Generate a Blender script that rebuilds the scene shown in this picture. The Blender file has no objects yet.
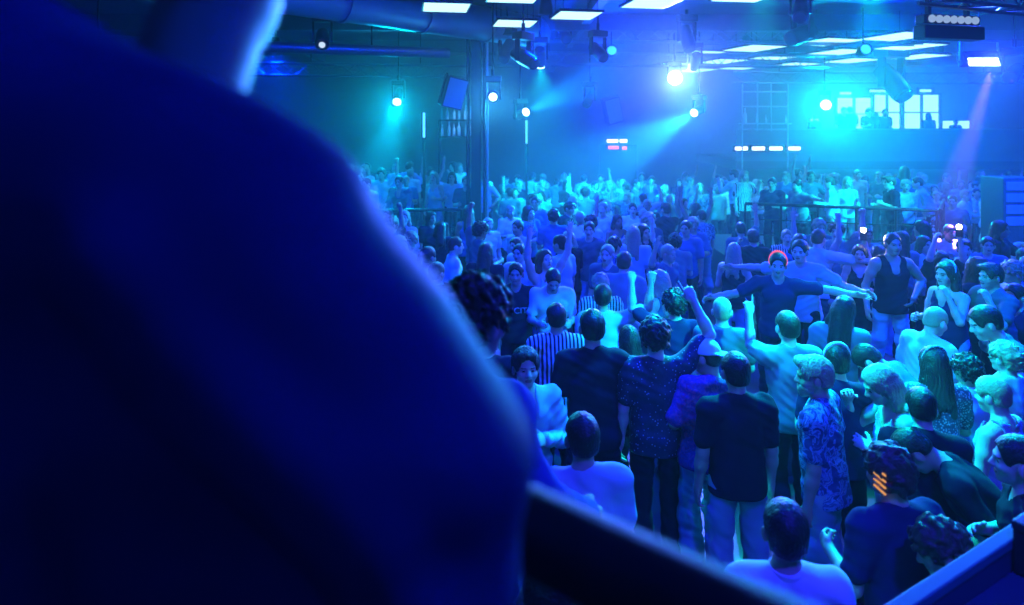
import bpy, bmesh, math, random
import numpy as np
from mathutils import Vector, Matrix
from mathutils.bvhtree import BVHTree

sc = bpy.context.scene
COL = sc.collection
rad = math.radians
F_PX, HORIZON, EYE = 650.0, 125.0, 3.35      # focal length in pixels of the 1024 frame, horizon row, eye height


def P(px, py, d):
    """a point of the place at depth d, seen at that pixel of the photograph"""
    return Vector(((px - 512) / F_PX * d, d, EYE - (py - HORIZON) / F_PX * d))


# ------------------------------------------------------------------ scene objects
def tag(o, label=None, cat=None, group=None, kind=None):
    if label: o['label'] = label
    if cat: o['category'] = cat
    if group: o['group'] = group
    if kind: o['kind'] = kind
    return o


def empty(name, loc=(0, 0, 0), rz=0.0, label=None, cat=None, group=None, rot=None):
    o = bpy.data.objects.new(name, None)
    COL.objects.link(o)
    o.location = loc
    o.rotation_euler = rot if rot is not None else (0, 0, rz)
    o.empty_display_size = 0.1
    return tag(o, label, cat, group)


def link_mesh(name, me, mats=(), parent=None):
    for m in mats:
        me.materials.append(m)
    o = bpy.data.objects.new(name, me)
    COL.objects.link(o)
    if parent: o.parent = parent
    return o


class MB:
    """collects shapes into one mesh"""
    def __init__(s): s.bm = bmesh.new()

    def box(s, size, loc=(0, 0, 0), rot=None, bevel=0.0):
        M = Matrix.Translation(loc) @ (rot.to_4x4() if rot is not None else Matrix.Identity(4)) @ Matrix.Diagonal((*size, 1))
        r = bmesh.ops.create_cube(s.bm, size=1.0, matrix=M)
        if bevel:
            es = list({e for v in r['verts'] for e in v.link_edges})
            bmesh.ops.bevel(s.bm, geom=es, offset=bevel, segments=2, affect='EDGES', profile=.6)
        return s

    def tube(s, a, b, r, r2=None, seg=12):
        a, b = Vector(a), Vector(b)
        d = b - a
        q = d.to_track_quat('Z', 'Y').to_matrix().to_4x4()
        M = Matrix.Translation((a + b) / 2) @ q
        bmesh.ops.create_cone(s.bm, cap_ends=True, segments=seg, radius1=r, radius2=r if r2 is None else r2, depth=d.length, matrix=M)
        return s

    def lathe(s, prof, loc=(0, 0, 0), rot=None, seg=24):
        M = Matrix.Translation(loc) @ (rot.to_4x4() if rot is not None else Matrix.Identity(4))
        rings = []
        for (r, z) in prof:
            rings.append([s.bm.verts.new(M @ Vector((r * math.cos(t * 2 * math.pi / seg), r * math.sin(t * 2 * math.pi / seg), z))) for t in range(seg)])
        for A, B in zip(rings, rings[1:]):
            for i in range(seg):
                j = (i + 1) % seg
                s.bm.faces.new((A[i], A[j], B[j], B[i]))
        s.bm.faces.new(list(reversed(rings[0])))
        s.bm.faces.new(rings[-1])
        return s

    def ball(s, loc, r, seg=16):
        M = Matrix.Translation(loc) @ Matrix.Diagonal((*(r if hasattr(r, '__len__') else (r, r, r)), 1))
        bmesh.ops.create_uvsphere(s.bm, u_segments=seg, v_segments=seg // 2 + 2, radius=1.0, matrix=M)
        return s

    def prism(s, pts, z0, z1):
        a = [s.bm.verts.new((x, y, z0)) for x, y in pts]
        b = [s.bm.verts.new((x, y, z1)) for x, y in pts]
        n = len(pts)
        s.bm.faces.new(list(reversed(a))); s.bm.faces.new(b)
        for i in range(n):
            j = (i + 1) % n
            s.bm.faces.new((a[i], a[j], b[j], b[i]))
        return s

    def build(s, name, mat, parent=None, smooth=False):
        bmesh.ops.recalc_face_normals(s.bm, faces=s.bm.faces)
        me = bpy.data.meshes.new(name)
        s.bm.to_mesh(me); s.bm.free()
        if smooth:
            me.polygons.foreach_set('use_smooth', [True] * len(me.polygons))
            try: me.set_sharp_from_angle(angle=rad(40))
            except Exception: pass
        return link_mesh(name, me, [mat], parent)


# ------------------------------------------------------------------ materials
MATS = {}


def base_mat(name, col, rough=.7, metal=0.0, bump=0.0, bscale=60, vary=.15, spec=.4, sheen=0.0):
    if name in MATS: return MATS[name]
    if name.startswith(('cloth', 'denim')): spec = .12
    m = bpy.data.materials.new(name); m.use_nodes = True
    nt = m.node_tree; N = nt.nodes; L = nt.links
    b = N['Principled BSDF']
    b.inputs['Roughness'].default_value = rough
    b.inputs['Metallic'].default_value = metal
    b.inputs['Specular IOR Level'].default_value = spec
    if sheen:
        b.inputs['Sheen Weight'].default_value = sheen
    tc = N.new('ShaderNodeTexCoord')
    nz = N.new('ShaderNodeTexNoise'); nz.inputs['Scale'].default_value = bscale; nz.inputs['Detail'].default_value = 3
    L.new(tc.outputs['Object'], nz.inputs['Vector'])
    mx = N.new('ShaderNodeMix'); mx.data_type = 'RGBA'
    mx.inputs['A'].default_value = (*[c * (1 - vary) for c in col], 1)
    mx.inputs['B'].default_value = (*[min(1, c * (1 + vary)) for c in col], 1)
    L.new(nz.outputs['Fac'], mx.inputs['Factor'])
    L.new(mx.outputs['Result'], b.inputs['Base Color'])
    if bump:
        bp = N.new('ShaderNodeBump'); bp.inputs['Strength'].default_value = bump; bp.inputs['Distance'].default_value = .01
        L.new(nz.outputs['Fac'], bp.inputs['Height']); L.new(bp.outputs['Normal'], b.inputs['Normal'])
    MATS[name] = m
    return m


def pattern_mat(name, cols, kind='voronoi', scale=20, rough=.7, stretch=(1, 1, 1)):
    if name in MATS: return MATS[name]
    m = bpy.data.materials.new(name); m.use_nodes = True
    nt = m.node_tree; N = nt.nodes; L = nt.links
    b = N['Principled BSDF']; b.inputs['Roughness'].default_value = rough
    tc = N.new('ShaderNodeTexCoord'); mp = N.new('ShaderNodeMapping'); mp.inputs['Scale'].default_value = stretch
    L.new(tc.outputs['Object'], mp.inputs['Vector'])
    if kind == 'voronoi':
        nz = N.new('ShaderNodeTexNoise'); nz.inputs['Scale'].default_value = scale; nz.inputs['Detail'].default_value = 4
        nz.inputs['Distortion'].default_value = 1.5; out = nz.outputs['Fac']
    elif kind == 'cells':
        nz = N.new('ShaderNodeTexVoronoi'); nz.inputs['Scale'].default_value = scale; out = nz.outputs['Distance']
    else:
        nz = N.new('ShaderNodeTexWave'); nz.inputs['Scale'].default_value = scale; nz.bands_direction = 'X'; out = nz.outputs['Fac']
        nz.inputs['Distortion'].default_value = 1.0
    L.new(mp.outputs['Vector'], nz.inputs['Vector'])
    r = N.new('ShaderNodeValToRGB'); r.color_ramp.interpolation = 'EASE'
    el = r.color_ramp.elements
    while len(el) > 1: el.remove(el[-1])
    for i, (p, c) in enumerate(cols):
        e = el[0] if i == 0 else el.new(p)
        e.position = p; e.color = (*c, 1)
    L.new(out, r.inputs['Fac']); L.new(r.outputs['Color'], b.inputs['Base Color'])
    MATS[name] = m
    return m


def emit_mat(name, col, strength):
    if name in MATS: return MATS[name]
    m = bpy.data.materials.new(name); m.use_nodes = True
    nt = m.node_tree; N = nt.nodes
    for n in list(N):
        if n.type != 'OUTPUT_MATERIAL': N.remove(n)
    e = N.new('ShaderNodeEmission'); e.inputs['Color'].default_value = (*col, 1); e.inputs['Strength'].default_value = strength
    nt.links.new(e.outputs[0], N['Material Output'].inputs['Surface'])
    MATS[name] = m
    return m


SKIN = [base_mat('skin fair', (.72, .52, .43), .5, vary=.06, spec=.35),
        base_mat('skin medium', (.55, .37, .28), .5, vary=.06, spec=.35),
        base_mat('skin tan', (.36, .22, .15), .45, vary=.06, spec=.4)]
LIP = base_mat('lips', (.42, .2, .17), .4, vary=.05)
EYEM = base_mat('eyes', (.03, .03, .035), .2, vary=.05, spec=.6)
HAIR = {'dark': base_mat('hair dark', (.018, .014, .012), .42, bump=.6, bscale=90, spec=.5),
        'brown': base_mat('hair brown', (.07, .045, .03), .45, bump=.6, bscale=90, spec=.45),
        'fair': base_mat('hair fair', (.42, .33, .22), .5, bump=.6, bscale=90, spec=.4),
        'grey': base_mat('hair grey', (.16, .16, .17), .5, bump=.6, bscale=90)}
CL = {'white': base_mat('cloth white', (.85, .85, .87), .85, bump=.15, bscale=250, vary=.05),
      'pale': base_mat('cloth pale blue', (.5, .6, .72), .85, bump=.15, bscale=250, vary=.06),
      'lilac': base_mat('cloth lilac', (.55, .45, .75), .85, bump=.15, bscale=250, vary=.06),
      'grey': base_mat('cloth grey', (.22, .26, .3), .85, bump=.15, bscale=250, vary=.08),
      'slate': base_mat('cloth slate', (.1, .15, .2), .85, bump=.15, bscale=250, vary=.08),
      'blue': base_mat('cloth blue', (.07, .13, .42), .85, bump=.15, bscale=250, vary=.08),
      'navy': base_mat('cloth navy', (.02, .026, .095), .85, bump=.15, bscale=250, vary=.1),
      'black': base_mat('cloth black', (.012, .012, .034), .85, bump=.15, bscale=250, vary=.1),
      'denim': base_mat('denim light', (.3, .38, .55), .9, bump=.25, bscale=300, vary=.12),
      'darkdenim': base_mat('denim dark', (.03, .045, .11), .9, bump=.25, bscale=300, vary=.15),
      'sand': base_mat('cloth sand', (.5, .45, .36), .9, bump=.2, bscale=250, vary=.08),
      'floral': pattern_mat('cloth floral print', [(0, (.02, .03, .12)), (.46, (.03, .05, .2)), (.53, (.25, .36, .75)), (.62, (.05, .08, .3)), (.72, (.5, .6, .85))], 'voronoi', 14, .8),
      'plaid': pattern_mat('cloth red print', [(0, (.1, .008, .1)), (.35, (.35, .015, .22)), (.5, (.12, .02, .32)), (.62, (.6, .05, .35)), (1, (.2, .02, .3))], 'voronoi', 24, .8),
      'glitter': pattern_mat('cloth speckled navy', [(0, (.7, .75, .95)), (.14, (.3, .35, .6)), (.22, (.02, .025, .08)), (1, (.015, .02, .06))], 'cells', 42, .7),
      'stripe': pattern_mat('cloth striped', [(0, (.02, .02, .04)), (.45, (.02, .02, .05)), (.55, (.75, .75, .8)), (1, (.8, .8, .85))], 'wave', 9, .85),
      'scarf': pattern_mat('cloth lace', [(0, (.8, .85, .9)), (.25, (.35, .4, .5)), (.5, (.06, .08, .14)), (1, (.05, .06, .1))], 'cells', 60, .8)}
SHOE = {'dark': base_mat('shoe dark', (.02, .02, .022), .5), 'white': base_mat('shoe white', (.75, .75, .76), .6)}
BLACKMETAL = base_mat('black metal', (.018, .02, .03), .38, .6, vary=.2, bscale=15)
DARKPLASTIC = base_mat('black plastic', (.02, .022, .03), .5, vary=.2, bscale=30)
STEEL = base_mat('brushed steel', (.5, .53, .6), .35, .9, vary=.1, bscale=40)
GREYMETAL = base_mat('grey metal', (.2, .22, .28), .4, .7, vary=.15, bscale=20)
GLASSY = base_mat('bottle glass', (.25, .5, .6), .12, .0, vary=.2, bscale=8, spec=.8)

# ------------------------------------------------------------------ implicit surfaces
BIG = 0.3


def V(*a): return np.array(a, dtype=np.float64)


def nrm(v):
    v = np.asarray(v, float); return v / max(1e-9, np.linalg.norm(v))


def rotx(a): c, s = math.cos(a), math.sin(a); return np.array([[1, 0, 0], [0, c, -s], [0, s, c]])
def roty(a): c, s = math.cos(a), math.sin(a); return np.array([[c, 0, s], [0, 1, 0], [-s, 0, c]])
def rotz(a): c, s = math.cos(a), math.sin(a); return np.array([[c, -s, 0], [s, c, 0], [0, 0, 1]])


class Field:
    def __init__(s): s.ops = []

    def rc(s, a, b, ra, rb=None, k=.02, op='add'):
        a, b = np.asarray(a, float), np.asarray(b, float); rb = ra if rb is None else rb
        ab = b - a; l2 = max(1e-9, float(ab @ ab)); r = max(ra, rb)
        lo, hi = np.minimum(a, b) - r, np.maximum(a, b) + r

        def f(X, Y, Z):
            t = np.clip(((X - a[0]) * ab[0] + (Y - a[1]) * ab[1] + (Z - a[2]) * ab[2]) / l2, 0, 1)
            return np.sqrt((X - a[0] - t * ab[0]) ** 2 + (Y - a[1] - t * ab[1]) ** 2 + (Z - a[2] - t * ab[2]) ** 2) - (ra + t * (rb - ra))
        s.ops.append((op, f, lo, hi, k)); return s

    def el(s, c, r, R=None, k=.03, op='add'):
        c = np.asarray(c, float); r = np.asarray(r, float); R = np.eye(3) if R is None else R
        ext = np.sqrt(((R * r) ** 2).sum(1))

        def f(X, Y, Z):
            x, y, z = X - c[0], Y - c[1], Z - c[2]
            u = (R[0, 0] * x + R[1, 0] * y + R[2, 0] * z) / r[0]
            v = (R[0, 1] * x + R[1, 1] * y + R[2, 1] * z) / r[1]
            w = (R[0, 2] * x + R[1, 2] * y + R[2, 2] * z) / r[2]
            k0 = np.sqrt(u * u + v * v + w * w) + 1e-9
            k1 = np.sqrt((u / r[0]) ** 2 + (v / r[1]) ** 2 + (w / r[2]) ** 2) + 1e-9
            return k0 * (k0 - 1) / k1
        s.ops.append((op, f, c - ext, c + ext, k)); return s

    def cut(s, p, n, k=.006):
        """removes what lies on the side of p that n points to"""
        p = np.asarray(p, float); n = nrm(n)
        s.ops.append(('cut', lambda X, Y, Z: (X - p[0]) * n[0] + (Y - p[1]) * n[1] + (Z - p[2]) * n[2], None, None, k)); return s

    def disp(s, f):
        s.ops.append(('disp', f, None, None, 0)); return s

    def mesh(s, h, name, clip=None):
        adds = [o for o in s.ops if o[0] == 'add']
        lo = np.min([o[2] for o in adds], 0) - 3 * h - .015
        hi = np.max([o[3] for o in adds], 0) + 3 * h + .015
        if clip is not None:
            lo = np.maximum(lo, clip[0]); hi = np.minimum(hi, clip[1])
        n = np.ceil((hi - lo) / h).astype(int) + 1
        ax = [(lo[i] + h * np.arange(n[i])).astype(np.float32) for i in range(3)]
        G = np.full(n, BIG, np.float32)
        for op, f, l, u, k in s.ops:
            if l is None:
                i0, i1 = np.zeros(3, int), n
            else:
                pad = k + 2.5 * h + .004
                i0 = np.clip(np.floor((l - pad - lo) / h).astype(int), 0, n)
                i1 = np.clip(np.ceil((u + pad - lo) / h).astype(int) + 1, 0, n)
                if np.any(i1 <= i0): continue
            sl = tuple(slice(a, b) for a, b in zip(i0, i1))
            X = ax[0][sl[0]][:, None, None]; Y = ax[1][sl[1]][None, :, None]; Z = ax[2][sl[2]][None, None, :]
            g = G[sl]
            d = f(X, Y, Z).astype(np.float32)
            if op == 'add':
                e = np.maximum(k - np.abs(g - d), 0) / max(k, 1e-6)
                G[sl] = np.minimum(g, d) - e * e * k * .25
            elif op == 'disp':
                G[sl] = g + np.where(np.abs(g) < .05, d, 0)
            else:
                if op == 'sub': d = -d
                e = np.maximum(k - np.abs(g - d), 0) / max(k, 1e-6)
                G[sl] = np.maximum(g, d) + e * e * k * .25
        return surface_nets(G, lo, h, name)


def surface_nets(G, lo, h, name):
    S = G < 0
    nx, ny, nz = G.shape
    c = np.zeros((nx - 1, ny - 1, nz - 1), np.uint8)
    for i in (0, 1):
        for j in (0, 1):
            for k in (0, 1):
                c += S[i:nx - 1 + i, j:ny - 1 + j, k:nz - 1 + k]
    act = (c > 0) & (c < 8)
    idx = np.argwhere(act)
    ids = np.full(act.shape, -1, np.int64)
    ids[act] = np.arange(len(idx))
    cor = np.array([(i, j, k) for i in (0, 1) for j in (0, 1) for k in (0, 1)])
    vals = np.stack([G[idx[:, 0] + a, idx[:, 1] + b, idx[:, 2] + d] for a, b, d in cor], 1)
    acc = np.zeros((len(idx), 3)); cnt = np.zeros(len(idx))
    for p in range(8):
        for q in range(p + 1, 8):
            if np.abs(cor[p] - cor[q]).sum() != 1: continue
            va, vb = vals[:, p], vals[:, q]
            m = (va < 0) != (vb < 0)
            t = np.where(m, va / np.where(m, va - vb, 1), 0)
            pt = cor[p] + t[:, None] * (cor[q] - cor[p])
            acc += np.where(m[:, None], pt, 0); cnt += m
    verts = lo + h * (idx + acc / np.maximum(cnt, 1)[:, None])
    quads = []
    for axis in range(3):
        o1, o2 = (axis + 1) % 3, (axis + 2) % 3
        A = [slice(None)] * 3; B = [slice(None)] * 3
        A[axis] = slice(0, -1); B[axis] = slice(1, None)
        for o in (o1, o2): A[o] = slice(1, -1); B[o] = slice(1, -1)
        sa, sb = S[tuple(A)], S[tuple(B)]
        for flip, m in ((False, sa & ~sb), (True, ~sa & sb)):
            e = np.argwhere(m)
            if not len(e): continue
            e[:, o1] += 1; e[:, o2] += 1
            def cell(d1, d2):
                q = e.copy(); q[:, o1] -= d1; q[:, o2] -= d2
                return ids[q[:, 0], q[:, 1], q[:, 2]]
            q = np.stack([cell(1, 1), cell(0, 1), cell(0, 0), cell(1, 0)], 1)
            quads.append(q[:, ::-1] if flip else q)
    Q = np.concatenate(quads) if quads else np.zeros((0, 4), int)
    Q = Q[(Q >= 0).all(1)]
    me = bpy.data.meshes.new(name)
    me.vertices.add(len(verts)); me.vertices.foreach_set('co', verts.astype(np.float32).ravel())
    me.loops.add(Q.size); me.loops.foreach_set('vertex_index', Q.astype(np.int32).ravel())
    me.polygons.add(len(Q)); me.polygons.foreach_set('loop_start', np.arange(0, Q.size, 4, dtype=np.int32))
    me.polygons.foreach_set('use_smooth', np.ones(len(Q), bool))
    me.update(calc_edges=True)
    return me


# ------------------------------------------------------------------ people
PEL = V(0, 0, .95)
ARMS = {  # upper arm direction, forearm direction, hand; x is outward, y forward
    'down': ((.16, .02, -1), (.06, .22, -1), 'relaxed'),
    'loose': ((.3, -.08, -1), (.1, .45, -.9), 'relaxed'),
    'bent': ((.2, .15, -.95), (-.25, .85, .2), 'grip'),
    'chest': ((.25, .25, -.9), (-.7, .55, .35), 'relaxed'),
    'phone': ((.15, .7, -.5), (-.2, .35, .9), 'grip'),
    'face': ((.3, .6, -.5), (-.35, .1, .9), 'grip'),
    'up': ((.4, .25, .85), (.0, .2, 1), 'open'),
    'fist': ((.5, .2, .7), (.05, .1, 1), 'fist'),
    'point': ((.2, .85, .12), (.02, .1, 1), 'point'),
    'out': ((1, .15, .02), (1, .35, .05), 'open'),
    'outlow': ((.9, .2, -.45), (.8, .5, .0), 'relaxed'),
    'hip': ((.65, -.15, -.75), (-.55, .45, -.6), 'relaxed'),
    'rail': ((.2, .45, -.85), (.05, .9, -.35), 'grip'),
    'wave': ((.85, .1, .4), (-.1, .15, 1), 'open'),
}
CURL = {'relaxed': (18, 26, 16), 'grip': (48, 58, 35), 'fist': (78, 95, 60), 'open': (2, 8, 6), 'point': (78, 95, 60)}


def hand(Fd, w, f, n, s, pose, k, fat=1.0):
    f = nrm(f); n = nrm(n - f * (n @ f)); l = s * np.cross(f, n)
    R = np.stack([l, n, f], 1)
    Fd.el(w + f * .05, (.041, .017, .056), R, k=.012)
    Fd.el(w + f * .03 + l * .02 + n * .006, (.018, .017, .032), R, k=.012)
    Ls = (.076, .085, .079, .061)
    for i in range(4):
        cl = CURL[pose]
        if pose == 'point' and i == 0: cl = (2, 4, 3)
        if pose == 'relaxed': cl = tuple(c * (1 + .18 * i) for c in cl)
        sp = (1.5 - i) * (.16 if pose == 'open' else .05)
        fd = nrm(f + l * sp)
        p = w + f * .09 + l * (.032 - .0215 * i) - f * (.006 if i in (0, 3) else 0)
        a = 0
        for q, (fr, c) in enumerate(zip((.46, .30, .24), cl)):
            a += rad(c)
            e = p + (fd * math.cos(a) + n * math.sin(a)) * Ls[i] * fr
            r0 = (.0095 - .0009 * q - (.001 if i == 3 else 0)) * fat
            Fd.rc(p, e, r0, r0 - .0008, k=.004 if q else .008)
            p = e
    b = w + f * .028 + l * .032
    if pose in ('fist', 'point'):
        m = b + (f * .75 + l * .35 + n * .55) * .045; e = m + (f * .3 - l * .8 + n * .4) * .034
    elif pose == 'grip':
        m = b + (f * .6 + l * .5 + n * .6) * .045; e = m + (f * .5 - l * .1 + n * .85) * .032
    else:
        m = b + (f * .65 + l * .75 + n * .2) * .044; e = m + (f * .9 + l * .3 + n * .3) * .034
    Fd.rc(b, m, .0125 * fat, .0105 * fat, k=.01); Fd.rc(m, e, .0105 * fat, .0085 * fat, k=.004)


def skeleton(p):
    g = lambda k, d: p.get(k, d)
    lean, side, twist = rad(g('lean', 4)), rad(g('side', 0)), rad(g('twist', 0))
    J = {}
    Rl = roty(side) @ rotx(-lean) @ rotz(twist)
    tp = lambda *v: PEL + Rl @ (V(*v) - PEL)
    J['Rl'], J['tp'] = Rl, tp
    wd, st = g('stance', .11), g('stride', 0.0)
    fem = g('fem', False); J['fem'] = fem
    for s, n in ((-1, 'L'), (1, 'R')):
        J['hip' + n] = V(s * .088, 0, .93)
        J['ank' + n] = V(s * wd, -.03 + s * st, .085)
        kn = (J['hip' + n] + J['ank' + n]) / 2 + V(s * .01, .035 + abs(st) * .3, 0)
        J['kne' + n] = kn
        u, f, hp = g('arm' + n, ARMS['down']) if not isinstance(g('arm' + n, 'down'), str) else ARMS[g('arm' + n, 'down')]
        u = nrm(u) * V(s, 1, 1); f = nrm(f) * V(s, 1, 1)
        u, f = Rl @ u, Rl @ f
        if lean > .5 and u[2] < -.3:
            pass
        sh = tp(s * (.168 if fem else .185), -.005, 1.415) + V(0, 0, .05) * max(0, u[2])
        el = sh + u * .285; wr = el + f * .25
        J['sh' + n], J['el' + n], J['wr' + n], J['f' + n], J['hp' + n], J['u' + n] = sh, el, wr, f, hp, u
        nn = Rl @ V(0, 1, 0) if f[2] > .35 else Rl @ V(-s, 0, -.25)
        if hp == 'grip' or abs(f[1]) > .7: nn = Rl @ V(-s, .1, -.05)
        J['n' + n] = nn
    Rh = roty(side * .4) @ rotx(-lean * g('headfollow', .35)) @ rotz(twist * .5 + rad(g('hyaw', 0))) @ roty(rad(g('htilt', 0))) @ rotx(-rad(g('hpitch', 0)))
    J['Rh'] = Rh
    J['neck'] = tp(0, -.012, 1.44)
    J['hc'] = tp(0, .0, 1.50) + Rh @ V(0, .022, .135)
    return J


def body_field(J, h, hs=1.0):
    tp, Rl, Rh, hc = J['tp'], J['Rl'], J['Rh'], J['hc']
    B = Field(); fem = J['fem']
    B.el(tp(0, 0, .96), (.158, .108, .135), Rl, k=.04)
    B.el(tp(0, .005, 1.12), (.128 if fem else .138, .092, .15), Rl, k=.05)
    B.el(tp(0, .0, 1.29), (.15 if fem else .165, .108, .185), Rl, k=.05)
    if fem:
        for s in (-1, 1): B.el(tp(s * .068, .085, 1.27), (.058, .05, .058), Rl, k=.03)
    else:
        for s in (-1, 1): B.el(tp(s * .075, .075, 1.32), (.08, .035, .06), Rl, k=.03)
    B.rc(tp(-.13, -.005, 1.41), tp(.13, -.005, 1.41), .052, k=.05)
    for s in (-1, 1): B.rc(tp(0, -.02, 1.47), tp(s * .14, -.01, 1.425), .05, .045, k=.04)
    B.rc(J['neck'], hc + Rh @ V(0, -.03, -.06), .056 if not fem else .05, .053 if not fem else .047, k=.03)
    for n in 'LR':
        s = -1 if n == 'L' else 1
        th = .08 if not fem else .083
        B.rc(J['hip' + n], J['kne' + n], th, .056, k=.03)
        d = nrm(J['ank' + n] - J['kne' + n])
        B.rc(J['kne' + n], J['kne' + n] + d * .18 + V(0, -.018, 0), .054, .056, k=.03)
        B.rc(J['kne' + n] + d * .16 + V(0, -.015, 0), J['ank' + n], .053, .038, k=.03)
        B.rc(J['ank' + n] + V(0, -.02, -.03), J['ank' + n] + V(s * .02, .13, -.055), .036, .026, k=.03)
        mu = J['sh' + n] * .55 + J['el' + n] * .45
        aw = .9 if fem else 1.0
        B.rc(J['sh' + n], mu, .056 * aw, .05 * aw, k=.035)
        B.rc(mu, J['el' + n], .05 * aw, .039 * aw, k=.03)
        B.rc(J['el' + n], J['el' + n] + J['f' + n] * .09, .04 * aw, .041 * aw, k=.02)
        B.rc(J['el' + n] + J['f' + n] * .07, J['wr' + n], .041 * aw, .027 * aw, k=.02)
        B.rc(J['wr' + n], J['wr' + n] + J['f' + n] * .03, .026 * aw, .026 * aw, k=.015)
        hand(B, J['wr' + n], J['f' + n], J['n' + n], s, J['hp' + n], h, 1.0 if h < .009 else 1.12)
    q = lambda x, y, z: hc + Rh @ V(x, y, z)
    B.el(q(0, -.012, .03), (.076, .097, .09), Rh, k=.03)
    B.el(q(0, .025, -.035), (.06, .068, .08), Rh, k=.03)
    B.el(q(0, .062, -.09), (.028, .026, .022), Rh, k=.03)
    for s in (-1, 1):
        B.el(q(s * .045, .055, -.028), (.022, .022, .02), Rh, k=.025)
        B.el(q(s * .083, -.014, -.012), (.011, .025, .034), Rh @ rotz(-s * .35), k=.008)
    if h < .013:
        B.el(q(0, .078, .026), (.052, .016, .011), Rh, k=.015)
        for s in (-1, 1):
            B.el(q(s * .031, .092, .004), (.017, .016, .011), Rh, k=.012, op='sub')
            B.el(q(s * .031, .073, .003), (.0135, .0135, .0125), Rh, k=.003)
        B.rc(q(0, .086, .012), q(0, .108, -.024), .0095, .0125, k=.012)
        for s in (-1, 1): B.el(q(s * .012, .096, -.03), (.009, .011, .008), Rh, k=.008)
        B.el(q(0, .088, -.052), (.024, .01, .007), Rh, k=.006)
        B.el(q(0, .086, -.064), (.02, .011, .007), Rh, k=.006)
    else:
        B.rc(q(0, .086, .01), q(0, .108, -.024), .012, .015, k=.012)
    return B


def paint_face(me, J):
    """brows, eyes and lips get slots of their own on the head"""
    n = len(me.polygons); c = np.empty(n * 3, np.float32); me.polygons.foreach_get('center', c)
    L = (c.reshape(-1, 3) - J['hc']) @ J['Rh']
    x, y, z = np.abs(L[:, 0]), L[:, 1], L[:, 2]
    mi = np.zeros(n, np.int32)
    near = (np.abs(L) < .14).all(1)
    mi[near & (y > .06) & ((x - .031) ** 2 / .012 ** 2 + (z - .003) ** 2 / .0055 ** 2 < 1)] = 2
    mi[near & (y > .055) & ((x - .033) ** 2 / .019 ** 2 + (z - .0235) ** 2 / .0042 ** 2 < 1)] = 1
    mi[near & (y > .06) & (x ** 2 / .025 ** 2 + (z + .058) ** 2 / .011 ** 2 < 1)] = 3
    me.polygons.foreach_set('material_index', mi)


def wrinkle(amp, seed, f=1.0):
    r = np.random.RandomState(seed); ph = r.rand(6) * 6.28

    def d(X, Y, Z):
        w = .35 * np.sin(7 * f * X + 5 * f * Z + ph[0]) + .3 * np.sin(9 * f * Y + 4 * f * Z + ph[1])
        return amp * (np.sin(26 * f * Z + 14 * f * X + 4 * w + ph[2]) * .6 + np.sin(17 * f * Z - 20 * f * X + 11 * f * Y + 5 * w + ph[3]) * .6 + np.sin(38 * f * X + 12 * f * Y + 3 * w + ph[4]) * .4
                      + .55 * np.abs(np.sin(31 * f * Z + 18 * f * X - 9 * f * Y + 7 * w + ph[5])) + .3 * np.sin(74 * f * Z + 30 * f * X + 9 * w + ph[0]) - .3)
    return d


def shirt_field(J, kind='tee', seed=0, hem=.86):
    tp, Rl = J['tp'], J['Rl']; F = Field(); fem = J['fem']
    crop = kind in ('crop',)
    if crop: hem = 1.12
    wx = .9 if fem else 1.0
    F.el(tp(0, 0, .9), (.19 * wx if not fem else .185, .145, .2), Rl, k=.05)
    F.el(tp(0, 0, 1.02), (.178 * wx, .134, .23), Rl, k=.05)
    F.el(tp(0, .005, 1.14), (.165 * wx, .125, .2), Rl, k=.05)
    F.el(tp(0, .003, 1.29), (.183 * wx, .132, .2), Rl, k=.05)
    if fem:
        for s in (-1, 1): F.el(tp(s * .068, .09, 1.27), (.064, .057, .064), Rl, k=.03)
    else:
        for s in (-1, 1): F.el(tp(s * .075, .078, 1.32), (.092, .047, .075), Rl, k=.03)
    F.rc(tp(-.125 * wx, -.005, 1.41), tp(.125 * wx, -.005, 1.41), .066, k=.05)
    for s in (-1, 1): F.rc(tp(0, -.02, 1.465), tp(s * .13, -.01, 1.43), .062, .06, k=.04)
    if kind in ('tee', 'polo', 'overshirt', 'long', 'oversize'):
        for n in 'LR':
            sh, el, wr = J['sh' + n], J['el' + n], J['wr' + n]
            F.rc(tp((-1 if n == 'L' else 1) * .1, -.005, 1.405), sh, .068, .07, k=.03)
            if kind in ('overshirt', 'long'):
                F.rc(sh, el, .076, .064, k=.04); F.rc(el, wr, .064, .047, k=.02)
            else:
                e = sh + J['u' + n] * (.19 if kind != 'oversize' else .24)
                F.rc(sh, e, .075, .07 if kind != 'oversize' else .074, k=.04)
    F.disp(wrinkle(.006 if kind != 'overshirt' else .008, seed))
    if kind in ('tank', 'strap'):
        for n in 'LR':
            s = -1 if n == 'L' else 1
            F.el(tp(s * .215, 0, 1.42), (.085 if kind == 'tank' else .12, .14, .13), Rl, k=.01, op='sub')
    F.cut(tp(0, 0, hem), Rl @ V(0, 0, -1))
    hc = J['hc']
    nr = {'tank': .085, 'strap': .11}.get(kind, .063)
    F.rc(J['neck'] + Rl @ V(0, .022, -.005), hc, nr, nr, k=.008, op='sub')
    if kind in ('tank', 'strap', 'overshirt'):
        F.rc(tp(0, .13, 1.36), tp(0, .1, 1.5), .05, .075, k=.01, op='sub')
    return F


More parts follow.
